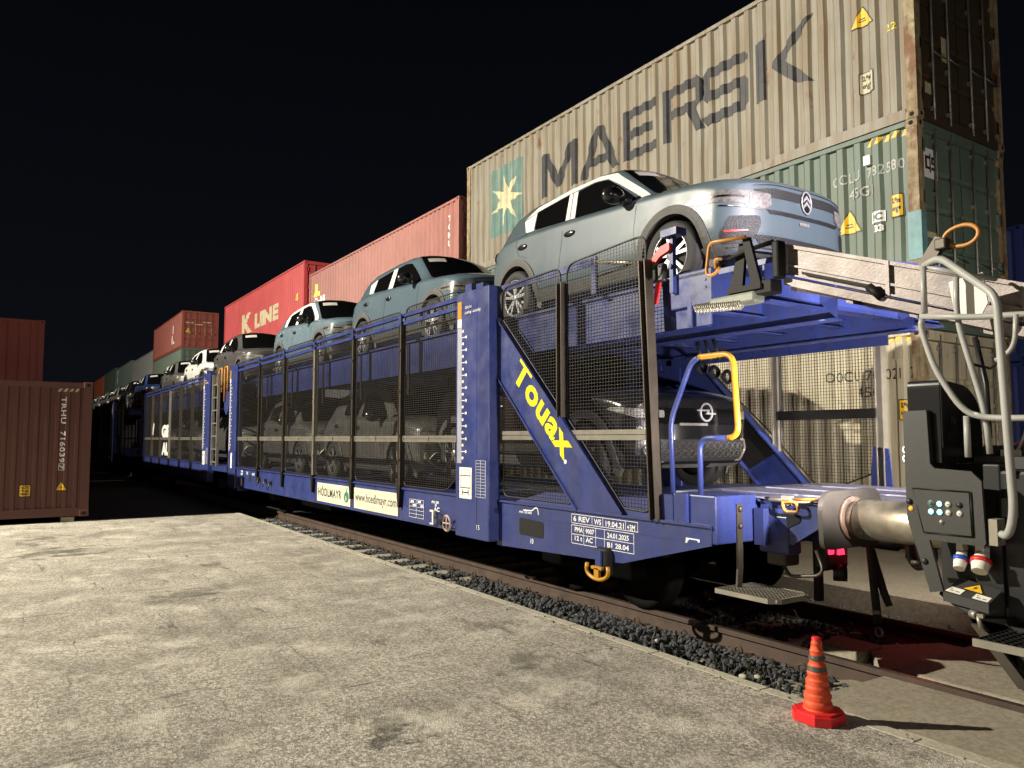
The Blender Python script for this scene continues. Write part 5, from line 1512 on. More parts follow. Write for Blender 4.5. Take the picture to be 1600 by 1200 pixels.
# ---- buffer gear of the first wagon and tail lamp
mb = MB(); mb.bbox(-4.0,-3.72,4.96,5.12,.72,1.02,.02); mb.box(-3.99,-3.90,4.9,7.0,.78,1.06); mb.build('headstock', M['blue'], W1)
mb = MB(); mb.prism([(-3.98,1.10),(-3.46,1.10),(-3.46,.95),(-3.70,.80),(-3.80,.86),(-3.98,.98)], 'y', 4.97, 4.985)
mb.prism([(-3.98,1.10),(-3.46,1.10),(-3.46,.95),(-3.70,.80),(-3.80,.86),(-3.98,.98)], 'y', 5.22, 5.235); mb.box(-3.98,-3.46,4.97,5.235,1.10,1.115)
mb.build('buffer_bracket', M['blue'], W1)
mb = MB(); mb.prism(fillet2([(-3.84,1.03),(-3.62,1.03),(-3.62,.98),(-3.74,.92),(-3.84,.95)],.015), 'y', 4.962, 4.968); mb.build('bracket_opening', M['hole'], W1)
mb = MB(); mb.cyl((-3.95,5.12,.98),(-3.40,5.12,.98),.10,20); mb.lathe([(.001,.0),(.16,.005),(.17,.02),(.17,.04),(.1,.05)], (-3.42,5.12,1.0),'x',28); mb.build('buffer', M['steel_dk'], W1)
mb = MB(); mb.tube([(-3.9,4.93,1.135),(-3.5,4.95,1.135)], .018, 8); mb.box(-3.75,-3.68,4.92,4.98,1.10,1.17); mb.build('locking_rod', M['alu'], W1)
mb = MB(); mb.tube(fillet([(-3.72,4.90,1.13),(-3.60,4.90,1.13),(-3.585,4.90,1.06),(-3.70,4.90,1.055),(-3.72,4.90,1.10)],.03), .012, 6, closed=True); mb.tube([(-3.62,4.92,1.15),(-3.42,4.94,1.155)], .012, 6); mb.build('release_handle', M['orange'], W1)
mb = MB(); mb.bbox(-3.98,-3.80,5.02,5.20,.62,.74,.02); mb.tube(fillet([(-3.86,5.05,.66),(-3.75,5.0,.56),(-3.50,5.0,.60),(-3.46,5.0,.65),(-3.55,5.05,.77)],.05), .013, 8); mb.build('coupling_lever', M['post'], W1)
mb = MB(); mb.box(-3.9,-3.85,5.5,5.56,.30,.80); mb.build('hanger_bar', M['steel_dk'], W1)
mb = MB(); mb.cyl((-4.0,YM,.78),(-3.4,YM,.78),.06,12); mb.prism(fillet2([(-3.45,.84),(-3.25,.84),(-3.18,.75),(-3.25,.66),(-3.33,.68),(-3.30,.76),(-3.45,.74)],.03), 'y', YM-.04, YM+.04); mb.build('draw_hook', M['steel_dk'], W1)
M['redglow'] = mat('red_tail_lamp', (0.5,0.0,0.02), 0.3, emit=(1.0,0.02,0.06), es=4.0)
tl = thing('tail_lamp', 'black tail lamp with glowing red lens hanging from the end of the wagon', 'lamp', (-3.70, 5.52, .50))
mb = MB(); mb.bbox(-3.84,-3.72,5.42,5.72,.56,.84,.03); mb.cyl((-3.76,5.56,.54),(-3.68,5.62,.54),.07,14); mb.build('lamp_housing', M['black'], tl)
mb = MB(); mb.bbox(-3.72,-3.70,5.435,5.495,.69,.80,.01); mb.prism([(5.555,.68),(5.63,.68),(5.60,.80),(5.57,.80)], 'x', -3.72, -3.70); mb.prism([(5.66,.75),(5.70,.82),(5.65,.82)], 'x', -3.72, -3.70); mb.build('lamp_lens', M['redglow'], tl)
rl = bpy.data.lights.new('red_glow', 'POINT'); rl.energy = 2.0; rl.color = (1, .03, .07); rl.shadow_soft_size = .03
ro = bpy.data.objects.new('red_glow', rl); col.objects.link(ro); ro.parent = tl; ro.location = Vector((-3.55,6.35,.62))-tl.location
hs = thing('air_hose', 'black brake hose with a steel coupling hanging beside the red tail lamp', 'hose', (-3.45, 5.6, .3))
mb = MB(); mb.tube(fillet([(-3.55,5.72,.86),(-3.50,5.66,.70),(-3.44,5.60,.42),(-3.42,5.60,.20)],.1), .03, 10); mb.tube([(-3.50,5.68,.74),(-3.40,5.66,.42),(-3.36,5.66,.33)], [.022,.03,.026], 8); mb.build('hose', M['rubber'], hs)
mb = MB(); mb.tube([(-3.43,5.60,.30),(-3.43,5.60,.27)], .034, 10); mb.build('hose_clamp', M['alu'], hs)
mb = MB(); mb.lathe([(.025,-.012),(.04,0),(.025,.012)], (-3.415,5.60,.135), 'y', 14); mb.build('hose_coupling', M['alu'], hs)
sc = thing('screw_coupling', 'rusty screw coupling link hanging behind the silver buffer tube', 'coupling', (-3.15, 5.6, .6))
for yy2 in (5.55, 5.68):
    mb = MB(); mb.tube(fillet([(-3.12,yy2,.98),(-3.14,yy2,.75),(-3.08,yy2,.66),(-3.02,yy2,.70),(-3.02,yy2,.95)],.05), .026, 8); mb.build('link', M['post'], sc)

# ---- gap end of wagon 1 and second wagon (mirror unit), ladder
W2 = thing('car_carrier_wagon', 'second blue car carrier wagon with an aluminium ladder at its near corner', 'rail wagon', (-26, YM, 0), gw)
n0 = len(col.objects)
main_part(W2)
DX = -13.45
for ch in list(W2.children):
    me = ch.data; me.transform(Matrix.Translation((DX,0,0)))
    for g in ch.children:
        g.data.transform(Matrix.Translation((DX,0,0)))
        for h_ in g.children: h_.data.transform(Matrix.Translation((DX,0,0)))
lx0, lx1 = -20.34, -19.80
ldr = MB()
for x in (lx0, lx1): ldr.box(x-.03, x+.03, YN-.01, YN+.05, .93, 3.2)
for k in range(7): ldr.box(lx0, lx1, YN+.0, YN+.04, 1.0+k*.32, 1.03+k*.32)
lo = ldr.build('ladder', M['alu'], W2)
for x0_ in (-20.2, -19.62):
    mb = MB(); mb.tube(fillet([(x0_,YN+.12,2.5),(x0_,YN+.12,3.35),(x0_+.3,YN+.12,3.35),(x0_+.3,YN+.12,2.75)],.08), .022, 8); mb.build('grab_rail', M['orange'], W2)
mb = MB(); mb.prism(fillet2([(-19.75,2.75),(-19.75,2.3),(-19.5,2.15),(-19.3,2.35),(-19.3,2.75)],.08), 'y', YN+.15, YN+.22); mb.build('crank_plate', M['blue'], W2)
mb = MB(); mb.box(-20.45,-18.9,YN+.05,YN+.4,.80,.93); mb.box(-20.45,-18.4,YM-.5,YM+.5,.45,.8); mb.build('end_beam', M['blue'], W2)
mb = MB(); mb.box(-20.45,-18.5,YN+.3,YF-.3,.80,.86); mb.build('bridge_plate', M['blue_dk'], W2)
mb = MB(); mb.box(-20.45,-18.5,YN+.3,YF-.3,2.88,2.93); mb.build('upper_bridge_plate', M['blue'], W2)
mb = MB(); mb.prism([(-19.15,2.93),(-18.4,2.93),(-18.4,1.9),(-18.75,2.15),(-18.95,2.6)], 'y', YN+.14, YN+.18); mb.box(-18.72,-18.66,YN+.1,YN+.16,2.6,3.25); mb.box(-18.98,-18.92,YN+.1,YN+.16,2.6,3.25); mb.build('end_gusset', M['blue'], W1)
mb = MB(); mb.box(-18.46,-18.42,YN-.03,YN+.02,1.0,2.35); mb.build('reflector_edge', M['orange'], W1)
mb = MB(); mb.bbox(-18.6,-18.35,YN+.0,YN+.12,.66,.90,.02); mb.bbox(-18.42,-17.75,YN+.02,YN+.3,.42,.58,.03); mb.build('corner_casting', M['blue'], W1)
wheels(W2, (-21.5, -30.0))
# printed film on the mesh of the second wagon
mb = put2d(fit2d(text2d('GE', .4, .03), 1.5, .42), (-27.6, YN-.006, 1.62), (1,0,0), (0,0,1)); mb.build('lettering', M['white'], W2, fixn=False)
mb = put2d(fit2d(text2d('AU', .4, .03), 1.4, .42), (-27.5, YN-.006, 1.05), (1,0,0), (0,0,1)); mb.build('lettering', M['white'], W2, fixn=False)
mb = put2d(poly2d([[(0,.1),(.35,.5),(.5,.45),(.3,.05)]]), (-29.6, YN-.006, 1.65), (1,0,0), (0,0,1)); mb.build('lettering', M['white'], W2, fixn=False)
# farther wagons in the dark
copy_tree(W1, loc=W1.location+Vector((-33.5,0,0)), label='third car carrier wagon, standing in the dark beyond the second blue one', skip=('sign_board','lettering','step_hanger','handrail','data_table','logo','stencil_frame','hump_sign','jacking_sign','buffer','buffer_bracket','headstock','coupling_lever','draw_hook','rope_hook','ratchet_handle','lashing_post','pictogram_card'))
copy_tree(W2, loc=W2.location+Vector((-33.5,0,0)), label='fourth car carrier wagon, last one visible at the left end of the train', skip=('lettering','pictogram_card'))
# ================================================================== loading ramp vehicle
M['cab'] = mat('dark_grey_cabinet_paint', (0.045, 0.045, 0.042), 0.42, bump=0.15, bs=160, var=0.06, vs=5)
M['cabblk'] = mat('gloss_black_cover', (0.012, 0.012, 0.013), 0.22)
M['rail_g'] = mat('light_grey_handrail', (0.36, 0.36, 0.335), 0.4, var=0.1, vs=5)
M['btn_on'] = mat('lit_button', (0.3,0.8,0.9), 0.3, emit=(0.10,0.78,1.0), es=7.0)
M['ledm'] = mat('work_light_lens', (1,1,1), 0.2, emit=(1.0,0.97,0.9), es=14.0)
M['cone'] = mat('orange_red_cone_fabric', (0.72, 0.085, 0.025), 0.6, var=0.12, vs=14, bump=0.35, bs=26)
M['conebase'] = mat('red_cone_base', (0.70, 0.02, 0.022), 0.4)
M['refl'] = mat('grey_reflective_band', (0.075, 0.085, 0.07), 0.5, bump=0.3, bs=40)
RV = thing('loading_ramp_vehicle', 'dark grey cabinet of the car loading machine with lit buttons and grey railings', 'loading machine', (-1.5, 5.2, 0))
Yc = 4.30
def pX(x): return x
# main front plate: outline in (x, z) at y = Yc
outl = [(-2.435,1.755),(-2.30,1.757),(-2.29,1.46),(-2.265,1.435),(-2.075,1.425),(-2.025,1.375),(-2.015,1.05),(-2.03,1.035),(-2.31,1.04),(-2.245,.77),(-2.315,.755),(-2.43,1.15)]
mb = MB(); mb.prism(outl, 'y', Yc, Yc+.02); fp = mb.build('front_plate', M['cab'], RV)
mb = MB(); mb.prism([(-2.435,1.755),(-2.30,1.757),(-2.29,1.46),(-2.29,1.2),(-2.43,1.2)], 'y', Yc+.02, Yc+.30); mb.build('side_housing', M['cab'], RV)
# black cover box
mb = MB(); mb.prism(fillet2([(4.34,1.46),(4.34,1.915),(4.36,1.93),(4.66,1.90),(4.78,1.80),(4.82,1.46)], [.01,.03,.03,.08,.05,.01]), 'x', -2.425, -2.245); 
mb.build('motor_cover', M['cabblk'], RV)
mb = MB(); mb.box(-2.43,-2.24,4.345,4.355,1.55,1.90); mb.build('cover_front', M['cab'], RV)
for yy, zz in ((4.47,1.70),(4.44,1.62),(4.62,1.62)): 
    mb = MB(); mb.lathe([(.001,.008),(.022,.008),(.028,0)], (-2.243,yy,zz), 'x', 8); mb.build('knob', M['black'], RV)
# control panel
px0, px1, pz0, pz1 = -2.385, -2.085, 1.085, 1.315
mb = MB(); mb.prism([(px0,pz1),(px1,pz1-.005),(px1+.005,pz0),(px0+.055,pz0)], 'y', Yc-.012, Yc); cp = mb.build('control_panel', M['cab'], fp)
mb = MB()
fr_p = [(px0-.006,pz1+.006),(px1+.006,pz1+.001),(px1+.011,pz0-.006),(px0+.05,pz0-.006)]
for a, b in zip(fr_p, fr_p[1:]+fr_p[:1]): mb.tube([(a[0],Yc-.006,a[1]),(b[0],Yc-.006,b[1])], .0035, 4)
mb.build('panel_seal', M['black'], cp)
BX = [-2.286,-2.239,-2.193,-2.135]; BZ = [1.243, 1.198]
kinds = [['grn','on','wht','blk'],['on','on','wht','wht']]
for r_ in range(2):
    for c_ in range(4):
        k = kinds[r_][c_]; m = {'grn':M['dkgreen'],'on':M['btn_on'],'wht':M['cardw'],'blk':M['black']}[k]
        mb = MB(); mb.lathe([(.001,-.008),(.012,-.008),(.0135,-.004)], (BX[c_],Yc-.012,BZ[r_]), 'y', 14); b_ = mb.build('button', m, cp)
        mb = MB(); mb.lathe([(.0135,-.004),(.0155,-.006),(.0175,0)], (BX[c_],Yc-.012,BZ[r_]), 'y', 16); mb.build('button_ring', M['black'] if k == 'blk' else M['alu'], b_)
        if k == 'wht': mb = MB(); mb.box(BX[c_]-.006,BX[c_]+.006,Yc-.0215,Yc-.0205,BZ[r_]-.002,BZ[r_]+.002); mb.build('button_symbol', M['ink'], b_)
mb = MB(); mb.lathe([(.001,-.008),(.010,-.008),(.014,0)], (-2.232,Yc-.012,1.145), 'y', 12); mb.build('key_lock', M['alu'], cp)
mb = MB(); mb.lathe([(.001,-.004),(.014,-.004),(.015,0)], (-2.405,Yc,1.205), 'y', 14); mb.build('yellow_sticker', M['signy'], fp)
for x, z in ((-2.413,1.245),(-2.338,.92)): mb = MB(); mb.sphere((x,Yc-.004,z), .017, (1,.6,1), seg=12, rings=8); mb.build('rubber_plug', M['black'], fp)
mb = MB(); mb.cyl((-2.37,Yc+.01,.905),(-2.42,Yc+.01,.903),.012,8); mb.build('latch_pin', M['post'], fp)
# socket recess and shelf
mb = MB(); mb.box(-2.33,-2.01,Yc+.16,Yc+.18,.70,1.04); mb.box(-2.30,-2.0,Yc+.021,Yc+.16,1.035,1.05); mb.build('socket_recess', M['black'], RV)
mb = MB(); vs = [(-2.245,Yc,.77),(-2.015,Yc-.0,.742),(-2.00,Yc+.12,.80),(-2.21,Yc+.13,.835)]
mb.add(vs+[(p[0],p[1],p[2]-.05) for p in vs], [(0,1,2,3),(7,6,5,4),(0,4,5,1),(1,5,6,2),(2,6,7,3),(3,7,4,0)]); sh = mb.build('socket_shelf', M['cab'], RV)
# stickers on the shelf
n_sh = (Vector(vs[1])-Vector(vs[0])).cross(Vector(vs[3])-Vector(vs[0])).normalized()
def on_shelf(u, v, off=.002): 
    a = Vector(vs[0]).lerp(Vector(vs[1]), u); b = Vector(vs[3]).lerp(Vector(vs[2]), u); return a.lerp(b, v)+n_sh*off
def shelf_poly(pl, m, nm, off, par): mb = MB(); mb.add([on_shelf(*p, off) for p in pl], [tuple(range(len(pl)))]); return mb.build(nm, m, par, fixn=False)
shelf_poly([(.22,.42),(.78,.42),(.50,.98)], M['ink'], 'warning_triangle_edge', .002, sh)
wt = shelf_poly([(.28,.46),(.72,.46),(.50,.90)], M['signy'], 'warning_triangle', .003, sh)
shelf_poly([(.52,.80),(.44,.62),(.50,.64),(.45,.50),(.56,.68),(.50,.66)], M['ink'], 'bolt_symbol', .004, wt)
for a in (.02, .62):
    lb = shelf_poly([(a,.06),(a+.34,.06),(a+.34,.38),(a,.38)], M['cardw'], 'socket_label', .0025, sh)
    for b in (.07,.20): shelf_poly([(a+b,.15),(a+b+.09,.15),(a+b+.09,.19),(a+b,.19)], M['ink'], 'label_symbol', .0035, lb)
    shelf_poly([(a+.05,.26),(a+.10,.26),(a+.10,.29),(a+.05,.29)], M['ink'], 'label_symbol', .0035, lb)
def sockt(x, z, r, m):
    o_ = Vector((x, Yc+.13, z)); d = Vector((.1,-.55,-.75)).normalized()
    mb = MB(); mb.tube([o_, o_+d*.05, o_+d*.07, o_+d*.115], [r*.75, r*.85, r*1.0, r*.82], 18); s_ = mb.build('power_plug', M['cardw'], RV)
    mb = MB(); mb.tube([o_+d*.045, o_+d*.07], [r*1.12, r*1.16], 18); mb.build('plug_ring', m, s_)
    mb = MB(); mb.box(x-r*.5,x+r*.5,Yc+.10,Yc+.16,z+.0,z+.05); mb.build('plug_housing', M['cardw'], s_)
sockt(-2.20, .985, .034, mat('blue_plastic',(.03,.08,.5),.4)); sockt(-2.095, .985, .046, M['red'])
mb = MB(); mb.tube(fillet([(-2.28,Yc+.05,.755),(-2.18,Yc+.05,.69),(-2.10,Yc+.02,.675)],.06), .018, 8); mb.build('hose', M['rubber'], RV)
mb = MB(); mb.cyl((-2.11,Yc+.02,.677),(-2.07,Yc+.0,.672),.022,10); mb.cyl((-2.07,Yc,.672),(-2.055,Yc,.61),.012,8); mb.box(-2.09,-2.04,Yc-.01,Yc+.01,.665,.685); mb.build('hose_valve', M['alu'], RV)
# body behind
mb = MB(); mb.bbox(-2.02,2.2,Yc+.18,7.0,.35,1.43,.02); mb.bbox(-2.25,-2.02,Yc+.20,Yc+.6,.62,1.46,.01); mb.prism([(-2.16,.63),(-1.98,.66),(-1.90,.30),(-1.4,.30),(-1.4,.62)], 'y', Yc+.10, Yc+.3); mb.build('machine_body', M['black'], RV)
mb = MB(); mb.box(-2.2,-1.2,Yc+.3,6.9,1.435,1.50); mb.box(-2.24,-1.9,Yc+.5,Yc+.54,1.43,1.56); mb.build('top_platform', M['cab'], RV)
mb = MB(); mb.box(-2.01,-1.93,Yc+.175,Yc+.179,1.18,1.28); mb.build('data_plate', mat('grey_plate',(.14,.14,.13),.4), RV)
mb = MB(); mb.sphere((-2.10,4.95,1.53), .06, (1,1,.9)); mb.build('beacon', M['conebase'], RV)
mb = MB(); mb.box(-2.14,-2.04,4.78,4.84,1.50,1.535); mb.box(-2.0,-1.94,4.80,4.86,1.50,1.53); mb.tube([(-2.06,4.8,1.53),(-2.02,4.8,1.62),(-1.98,4.8,1.75)], .008, 5); mb.build('fittings', M['cardw'], RV)
# buffer tube and plate
Yb = 4.98
mb = MB(); mb.cyl((-3.13,Yb,1.045),(-2.3,Yb,1.045),.138,32); mb.build('buffer_tube', mat('worn_bare_steel',(.40,.36,.28),.38,.75,var=.25,vs=5,bump=.08,bs=14,rv=.12,streak=.3,dirt=(.2,.16,.1)), RV)
mb = MB(); mb.cyl((-3.19,Yb,1.045),(-3.12,Yb,1.045),.118,28); mb.cyl((-3.215,Yb,1.045),(-3.19,Yb,1.045),.15,28); mb.build('buffer_collar', mat('rusty_collar',(.13,.10,.075),.6,.3,var=.5,vs=12,rust=.5), RV)
mb = MB(); mb.prism(fillet2([(4.66,.86),(4.645,1.14),(4.70,1.235),(5.30,1.245),(5.36,1.14),(5.34,.86),(5.25,.84),(4.72,.84)], .05, 4), 'x', -3.25, -3.215); mb.build('buffer_head', mat('worn_grey_plate',(.06,.054,.047),.5,.35,var=.2,vs=4,streak=.2,dirt=(.1,.07,.05)), RV)
# railings
def rl_(pts, r=.021, fr=.08, nm='railing'): mb = MB(); mb.tube(fillet(pts, fr, 5), r*.87, 10); return mb.build(nm, M['rail_g'], RV)
Yr = 4.05
rl_([(-2.25,4.24,2.555),(-2.15,4.21,2.585),(-1.80,Yr,2.30),(-1.765,Yr,1.25),(-1.80,Yr+.02,1.125),(-1.88,Yr+.10,1.13)], .023, .07)
rl_([(-2.245,4.22,2.55),(-2.245,4.22,2.29)], .019)
rl_([(-2.26,4.22,2.26),(-2.27,4.22,2.21),(-2.20,4.22,1.97),(-2.07,4.24,1.74),(-1.97,4.26,1.705),(-1.2,4.26,1.69)], .019, .10)
rl_([(-2.27,4.22,2.275),(-1.98,4.24,2.235),(-1.3,4.26,2.19)], .019)
rl_([(-2.09,4.26,2.47),(-2.10,4.27,2.24),(-1.99,4.30,1.74),(-1.985,4.32,1.52)], .018, .1)
rl_([(-2.24,4.23,2.55),(-2.06,4.27,2.48),(-2.0,4.5,2.47)], .016)
rl_([(-2.085,4.30,1.72),(-2.09,4.31,1.50)], .019)
rl_([(-1.78,4.20,2.22),(-1.80,4.22,2.05),(-1.9,4.24,2.0)], .014)
mb = MB(); mb.box(-1.91,-1.87,Yr+.06,Yr+.14,1.07,1.20); mb.cyl((-1.868,Yr+.10,1.16),(-1.862,Yr+.10,1.16),.01,8); mb.cyl((-1.868,Yr+.10,1.10),(-1.862,Yr+.10,1.10),.01,8); mb.build('rail_foot', M['alu'], RV)
mb = MB(); mb.tube([(-2.12,4.5,2.16),(-2.05,4.45,1.9),(-2.03,4.42,1.6)], .016, 6); mb.tube([(-2.06,4.3,2.0),(-1.98,4.35,1.97),(-1.85,4.3,2.05)], .008, 6); mb.build('cable', M['black'], RV)
mb = MB(); mb.prism([(-2.20,2.475),(-2.02,2.50),(-2.0,2.33),(-2.045,2.25),(-2.17,2.27)], 'y', 4.40, 4.41); mb.build('white_plate', M['cardw'], RV)
# foot step and struts
mb = MB()
mb.box(-1.93,-1.1,3.98,4.30,.600,.615)
for k in range(22): mb.box(-1.93+k*.038,-1.922+k*.038,3.99,4.30,.615,.632)
for k in range(8): mb.box(-1.93,-1.1,3.985+k*.042,3.991+k*.042,.615,.630)
mb.build('step_grating', M['steel_dk'], RV)
mb = MB(); mb.box(-1.94,-1.1,3.966,3.98,.595,.632); mb.build('step_edge', M['alu'], RV)
mb = MB(); mb.prism([(-2.12,.62),(-2.06,.62),(-1.83,.34),(-1.90,.34)], 'y', Yc+.02, Yc+.05); mb.build('strut', M['post'], RV); mb = MB(); mb.prism([(-2.0,.62),(-1.95,.62),(-1.72,.34),(-1.78,.34)], 'y', Yc+.2, Yc+.23); mb.build('strut', M['post'], RV)
for x in (-0.9, 1.4):
    mb = MB(); mb.lathe([(.05,-.07),(.33,-.06),(.36,-.02),(.36,.07),(.2,.08),(.05,.08)], (x,RY[0],.36), 'y', 30); mb.lathe([(.05,-.07),(.33,-.06),(.36,-.02),(.36,.07),(.2,.08),(.05,.08)], (x,RY[1],.36), 'y', 30); mb.build('wheel', M['wheelst'], RV)
# twin work lights on the edge of the plate, lighting the wagon
for zz in (1.535, 1.485):
    mb = MB(); mb.cyl((-2.455,Yc+.05,zz),(-2.43,Yc+.05,zz),.021,14); wl = mb.build('work_light', M['black'], RV)
    mb = MB(); mb.sphere((-2.455,Yc+.05,zz), .018, (.7,1,1.1), seg=12, rings=8); mb.build('lamp_lens', M['ledm'], wl)
spot('work_light_beam', (-2.48, Yc+.05, 1.51), (-6.0, 6.2, 2.25), 720, (1.0,.91,.90), .03, 100, .9, RV)

mb = MB(); mb.bbox(-2.30,-2.22,6.86,7.0,1.52,1.64,.01); wl_far_added = mb.build('work_light', M['black'], RV)  # unseen far-side work light, added to brighten the cream container wall
mb = MB(); mb.box(-2.31,-2.30,6.88,6.98,1.54,1.62); mb.build('lamp_lens', M['ledm'], wl_far_added)
spot('work_light_beam', (-2.34,6.93,1.58), (-7.5,10.0,1.9), 560, (1.0,.90,.78), .03, 120, .7, RV)

# ================================================================== aluminium loading ramp
RP = thing('loading_ramp', 'sloping silver aluminium loading ramp with orange grab handles leading off the upper deck', 'ramp', (-1.0, 5.9, 2.2))
sl_ = -.355
def rz(x): return 2.735 + sl_*(x+3.40)          # deck level of the ramp
Xa, Xb = -3.40, 2.4
def ramp_box(mb, x0, x1, y0, y1, d0, d1, mi=0):
    vs = [(x0,y0,rz(x0)+d0),(x1,y0,rz(x1)+d0),(x1,y1,rz(x1)+d0),(x0,y1,rz(x0)+d0),(x0,y0,rz(x0)+d1),(x1,y0,rz(x1)+d1),(x1,y1,rz(x1)+d1),(x0,y1,rz(x0)+d1)]
    mb.add(vs, [(3,2,1,0),(4,5,6,7),(0,1,5,4),(1,2,6,5),(2,3,7,6),(3,0,4,7)])
for y0, y1 in ((4.58,4.62),(7.12,7.16)):
    mb = MB(); n_ = y0 < 5; o_ = -1 if n_ else 1
    ramp_box(mb, Xa, Xb, y0, y1, .02, .235); ya = y0-.02 if n_ else y0; yb2 = y1 if n_ else y1+.02
    ramp_box(mb, Xa, Xb, ya, yb2, .215, .24); ramp_box(mb, Xa, Xb, ya, yb2, .085, .10); ramp_box(mb, Xa, Xb, ya, yb2, .02, .032)
    ramp_box(mb, Xa, Xb, ya-.012 if n_ else y0, yb2, -.055, .0)
    for xx in (Xa, -2.66, -1.9, -1.2): ramp_box(mb, xx, xx+.025, y0-.026 if n_ else y0, y1 if n_ else y1+.026, .02, .24)
    mb.build('side_beam', M['galv'], RP)
mb = MB(); ramp_box(mb, Xa, Xb, 4.62, 5.35, -.02, .0); ramp_box(mb, Xa, Xb, 6.4, 7.12, -.02, .0); mb.build('track_plate', M['galv'], RP)
mb = MB()
x = Xa+.02
while x < Xb: ramp_box(mb, x, x+.05, 4.60, 7.14, -.085, -.03); x += .42
for yy in (4.70,4.95,5.2): ramp_box(mb, Xa+.05, Xb, yy, yy+.035, -.075, -.02)
mb.build('under_rib', M['galv'], RP)
mb = MB(); ramp_box(mb, -3.25, -2.75, 4.545, 4.575, .045, .065); mb.tube([(-2.76,4.54,rz(-2.76)+.05),(-2.68,4.54,rz(-2.68)-.0)], .028, 8); mb.build('locking_bar', M['steel_dk'], RP)
# hinge arm, latch and spring at the upper end
mb = MB(); mb.prism([(-3.72,3.03),(-3.66,3.03),(-3.70,2.70),(-3.82,2.70)], 'y', 4.47, 4.50); mb.prism([(-3.66,3.05),(-3.60,3.05),(-3.50,2.68),(-3.58,2.66)], 'y', 4.43, 4.46); mb.box(-3.80,-3.50,4.42,4.52,2.66,2.70)
mb.tube([(-3.93,4.45,2.90),(-3.62,4.45,2.96),(-3.44,4.50,2.99)], .018, 8); mb.bbox(-3.44,-3.38,4.47,4.56,2.72,2.99,.015); mb.bbox(-3.56,-3.42,4.44,4.56,2.62,2.72,.01); mb.build('latch_arm', M['steel_dk'], RP)
mb = MB(); mb.bbox(-3.98,-3.55,4.42,4.54,2.57,2.655,.02); mb.build('hinge_tube', mat('olive_grey_steel',(.16,.17,.14),.5,.3,var=.2,vs=6), RP)
hx = [(-4.12+.44*k/150, 4.44+.033*math.cos(k*.95), 2.60-.03*k/150+.033*math.sin(k*.95)) for k in range(151)]
mb = MB(); mb.tube(hx, .007, 5); mb.cyl((-4.12,4.44,2.60),(-3.68,4.44,2.57),.016,8); mb.build('tension_spring', M['alu'], RP)
mb = MB(); mb.tube(fillet([(-3.60,4.40,3.045),(-3.94,4.40,3.075),(-3.98,4.40,2.83),(-3.90,4.40,2.82),(-3.84,4.40,2.87)],.05), .013, 8); mb.tube(fillet([(-3.88,4.40,2.86),(-3.89,4.40,2.94),(-3.83,4.40,2.93)],.02), .012, 6); mb.build('grab_handle', M['orange'], RP)
mb = MB(); hd = [(-2.255+.075*math.cos(a)*(1.15 if math.cos(a) > 0 else 1.5), 4.7, 2.80+.062*math.sin(a)) for a in np.linspace(0, 2*math.pi, 21)[:-1]]
mb.tube(hd, .013, 8, closed=True); mb.build('grab_handle', M['orange'], RP)
mb = MB(); mb.prism([(-2.62,2.52),(-2.52,2.52),(-2.33,2.79),(-2.40,2.82)], 'y', 4.66, 4.70); mb.bbox(-2.40,-2.33,4.64,4.72,2.73,2.80,.01); mb.build('handle_stem', M['post'], RP)
mb = MB(); ramp_box(mb, -2.0, 2.2, 4.66, 4.70, -.02, .20); 
for k in range(20): mb.cyl((-1.98+k*.08,4.655,rz(-1.98+k*.08)+.17),(-1.98+k*.08,4.66,rz(-1.98+k*.08)+.17),.007,6); mb.cyl((-1.98+k*.08,4.655,rz(-1.98+k*.08)),(-1.98+k*.08,4.66,rz(-1.98+k*.08)),.007,6)
mb.build('bolted_plate', M['galv'], RP)
# unseen work light and post, added just beyond the frame to light the car
mb = MB(); mb.cyl((1.02,4.60,1.45),(1.02,4.60,4.2),.03,10); mb.build('added_lamp_post', M['rail_g'], RV)
mb = MB(); mb.bbox(.90,1.02,4.46,4.74,4.12,4.34,.015); wl_upper_added = mb.build('work_light', M['black'], RV)
mb = MB(); mb.box(.885,.90,4.48,4.72,4.14,4.32); mb.build('lamp_lens', M['ledm'], wl_upper_added)
spot('work_light_beam', (.84,4.60,4.23), (-4.2,6.15,3.30), 4200, (1.0,.90,.97), .05, 34, .6, RV)

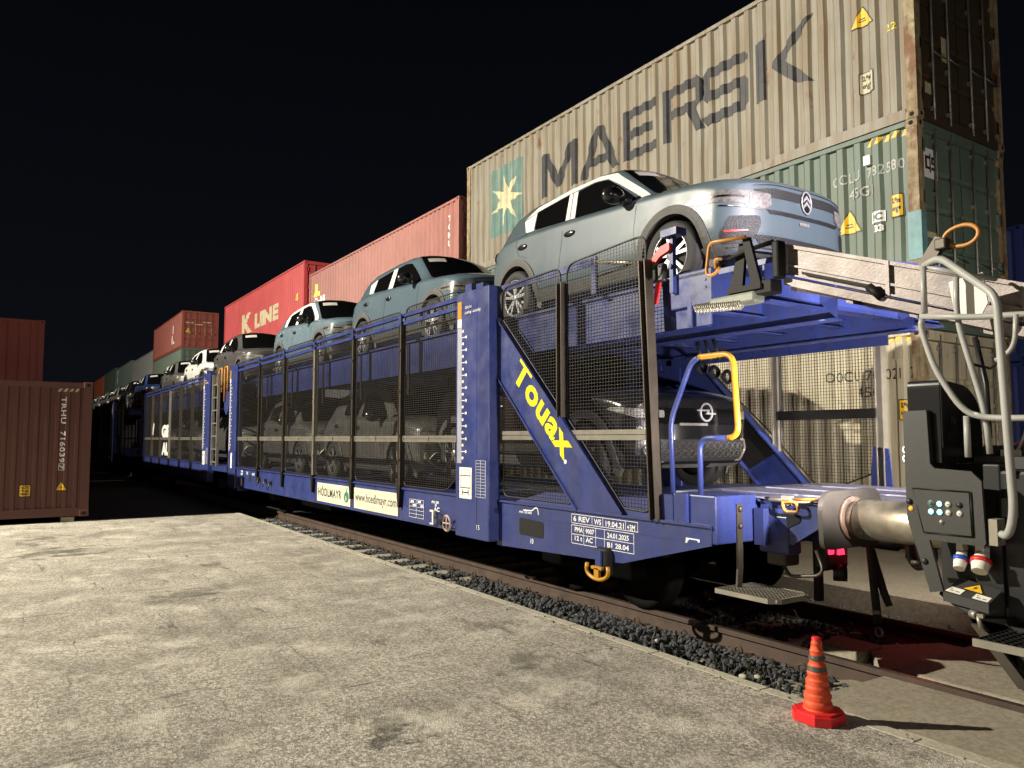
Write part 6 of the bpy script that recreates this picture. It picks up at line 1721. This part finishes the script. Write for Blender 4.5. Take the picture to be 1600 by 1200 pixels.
# ================================================================== traffic cone
cx, cy = -2.79, 3.945
TC = thing('traffic_cone', 'orange red folding traffic cone with two grey bands standing at the platform edge', 'traffic cone', (cx, cy, 0))
mb = MB(); an = R_(0)
oct_ = [(-.105,-.055),(-.055,-.105),(.055,-.105),(.105,-.055),(.105,.055),(.055,.105),(-.055,.105),(-.105,.055)]
oct_ = [(cx+a*1.22, cy+b*1.22) for a, b in oct_]
mb.prism(oct_, 'z', .004, .052); mb.prism([(cx+(a-cx)*.9, cy+(b-cy)*.9) for a, b in oct_], 'z', .052, .064); mb.build('base', M['conebase'], TC)
def cone_r(z): return .083 + (.024-.083)*(z-.06)/(.46-.06)
def cone_band(z0, z1, m, nm, extra=0.0, ripple=.0025):
    mb = MB(); prf = []
    n = max(3, int((z1-z0)/.006))
    for k in range(n+1):
        z = z0+(z1-z0)*k/n
        prf.append((cone_r(z)+extra+ripple*math.sin(z*150)+ripple*.6*math.sin(z*310+1), z))
    mb.lathe(prf, (cx,cy,0), 'z', 40)
    mb.v = [(p[0]+.0022*math.sin(p[2]*90+math.atan2(p[1]-cy,p[0]-cx)*3)*(1 if p[2] < .42 else 0), p[1]+.0022*math.cos(p[2]*70+math.atan2(p[1]-cy,p[0]-cx)*2), p[2]) for p in mb.v]
    return mb.build(nm, m, TC)
cone_band(.06,.455,M['cone'],'cone_sleeve')
mb = MB(); mb.lathe([(.026,.44),(.027,.458),(.024,.462),(.001,.463)], (cx,cy,0), 'z', 24); mb.build('cone_cap', M['conebase'], TC)
cone_band(.336,.362,M['refl'],'reflective_band',.0028,.0012); cone_band(.276,.303,M['refl'],'reflective_band',.0028,.0012)

# ================================================================== floodlight mast (outside the frame, the place's main light)
for mp, lab in ((MAST, 'tall floodlight mast on the yard to the left, behind the brown red container'), (MAST2, 'tall floodlight mast on the yard beyond the loading machine'), (MAST3, 'tall floodlight mast on the yard beside the far end of the train')):
    FM = thing('floodlight_mast', lab, 'lamp post', (mp.x-.35, mp.y-1.0, 0), 'floodlight masts of the yard')
    mb = MB(); mb.tube([(mp.x-.35,mp.y-1.0,-.3),(mp.x-.35,mp.y-1.0,mp.z+.6)], [.14,.08], 14); mb.build('pole', M['alu'], FM)
    mb = MB(); mb.box(mp.x-.40,mp.x-.30,mp.y-1.0,mp.y-.2,mp.z+.35,mp.z+.45); mb.build('arm', M['alu'], FM)
    mb = MB(); mb.bbox(mp.x-.45,mp.x+.45,mp.y-.55,mp.y-.22,mp.z-.25,mp.z+.4,.03); mb.build('lamp_head', M['steel_dk'], FM)
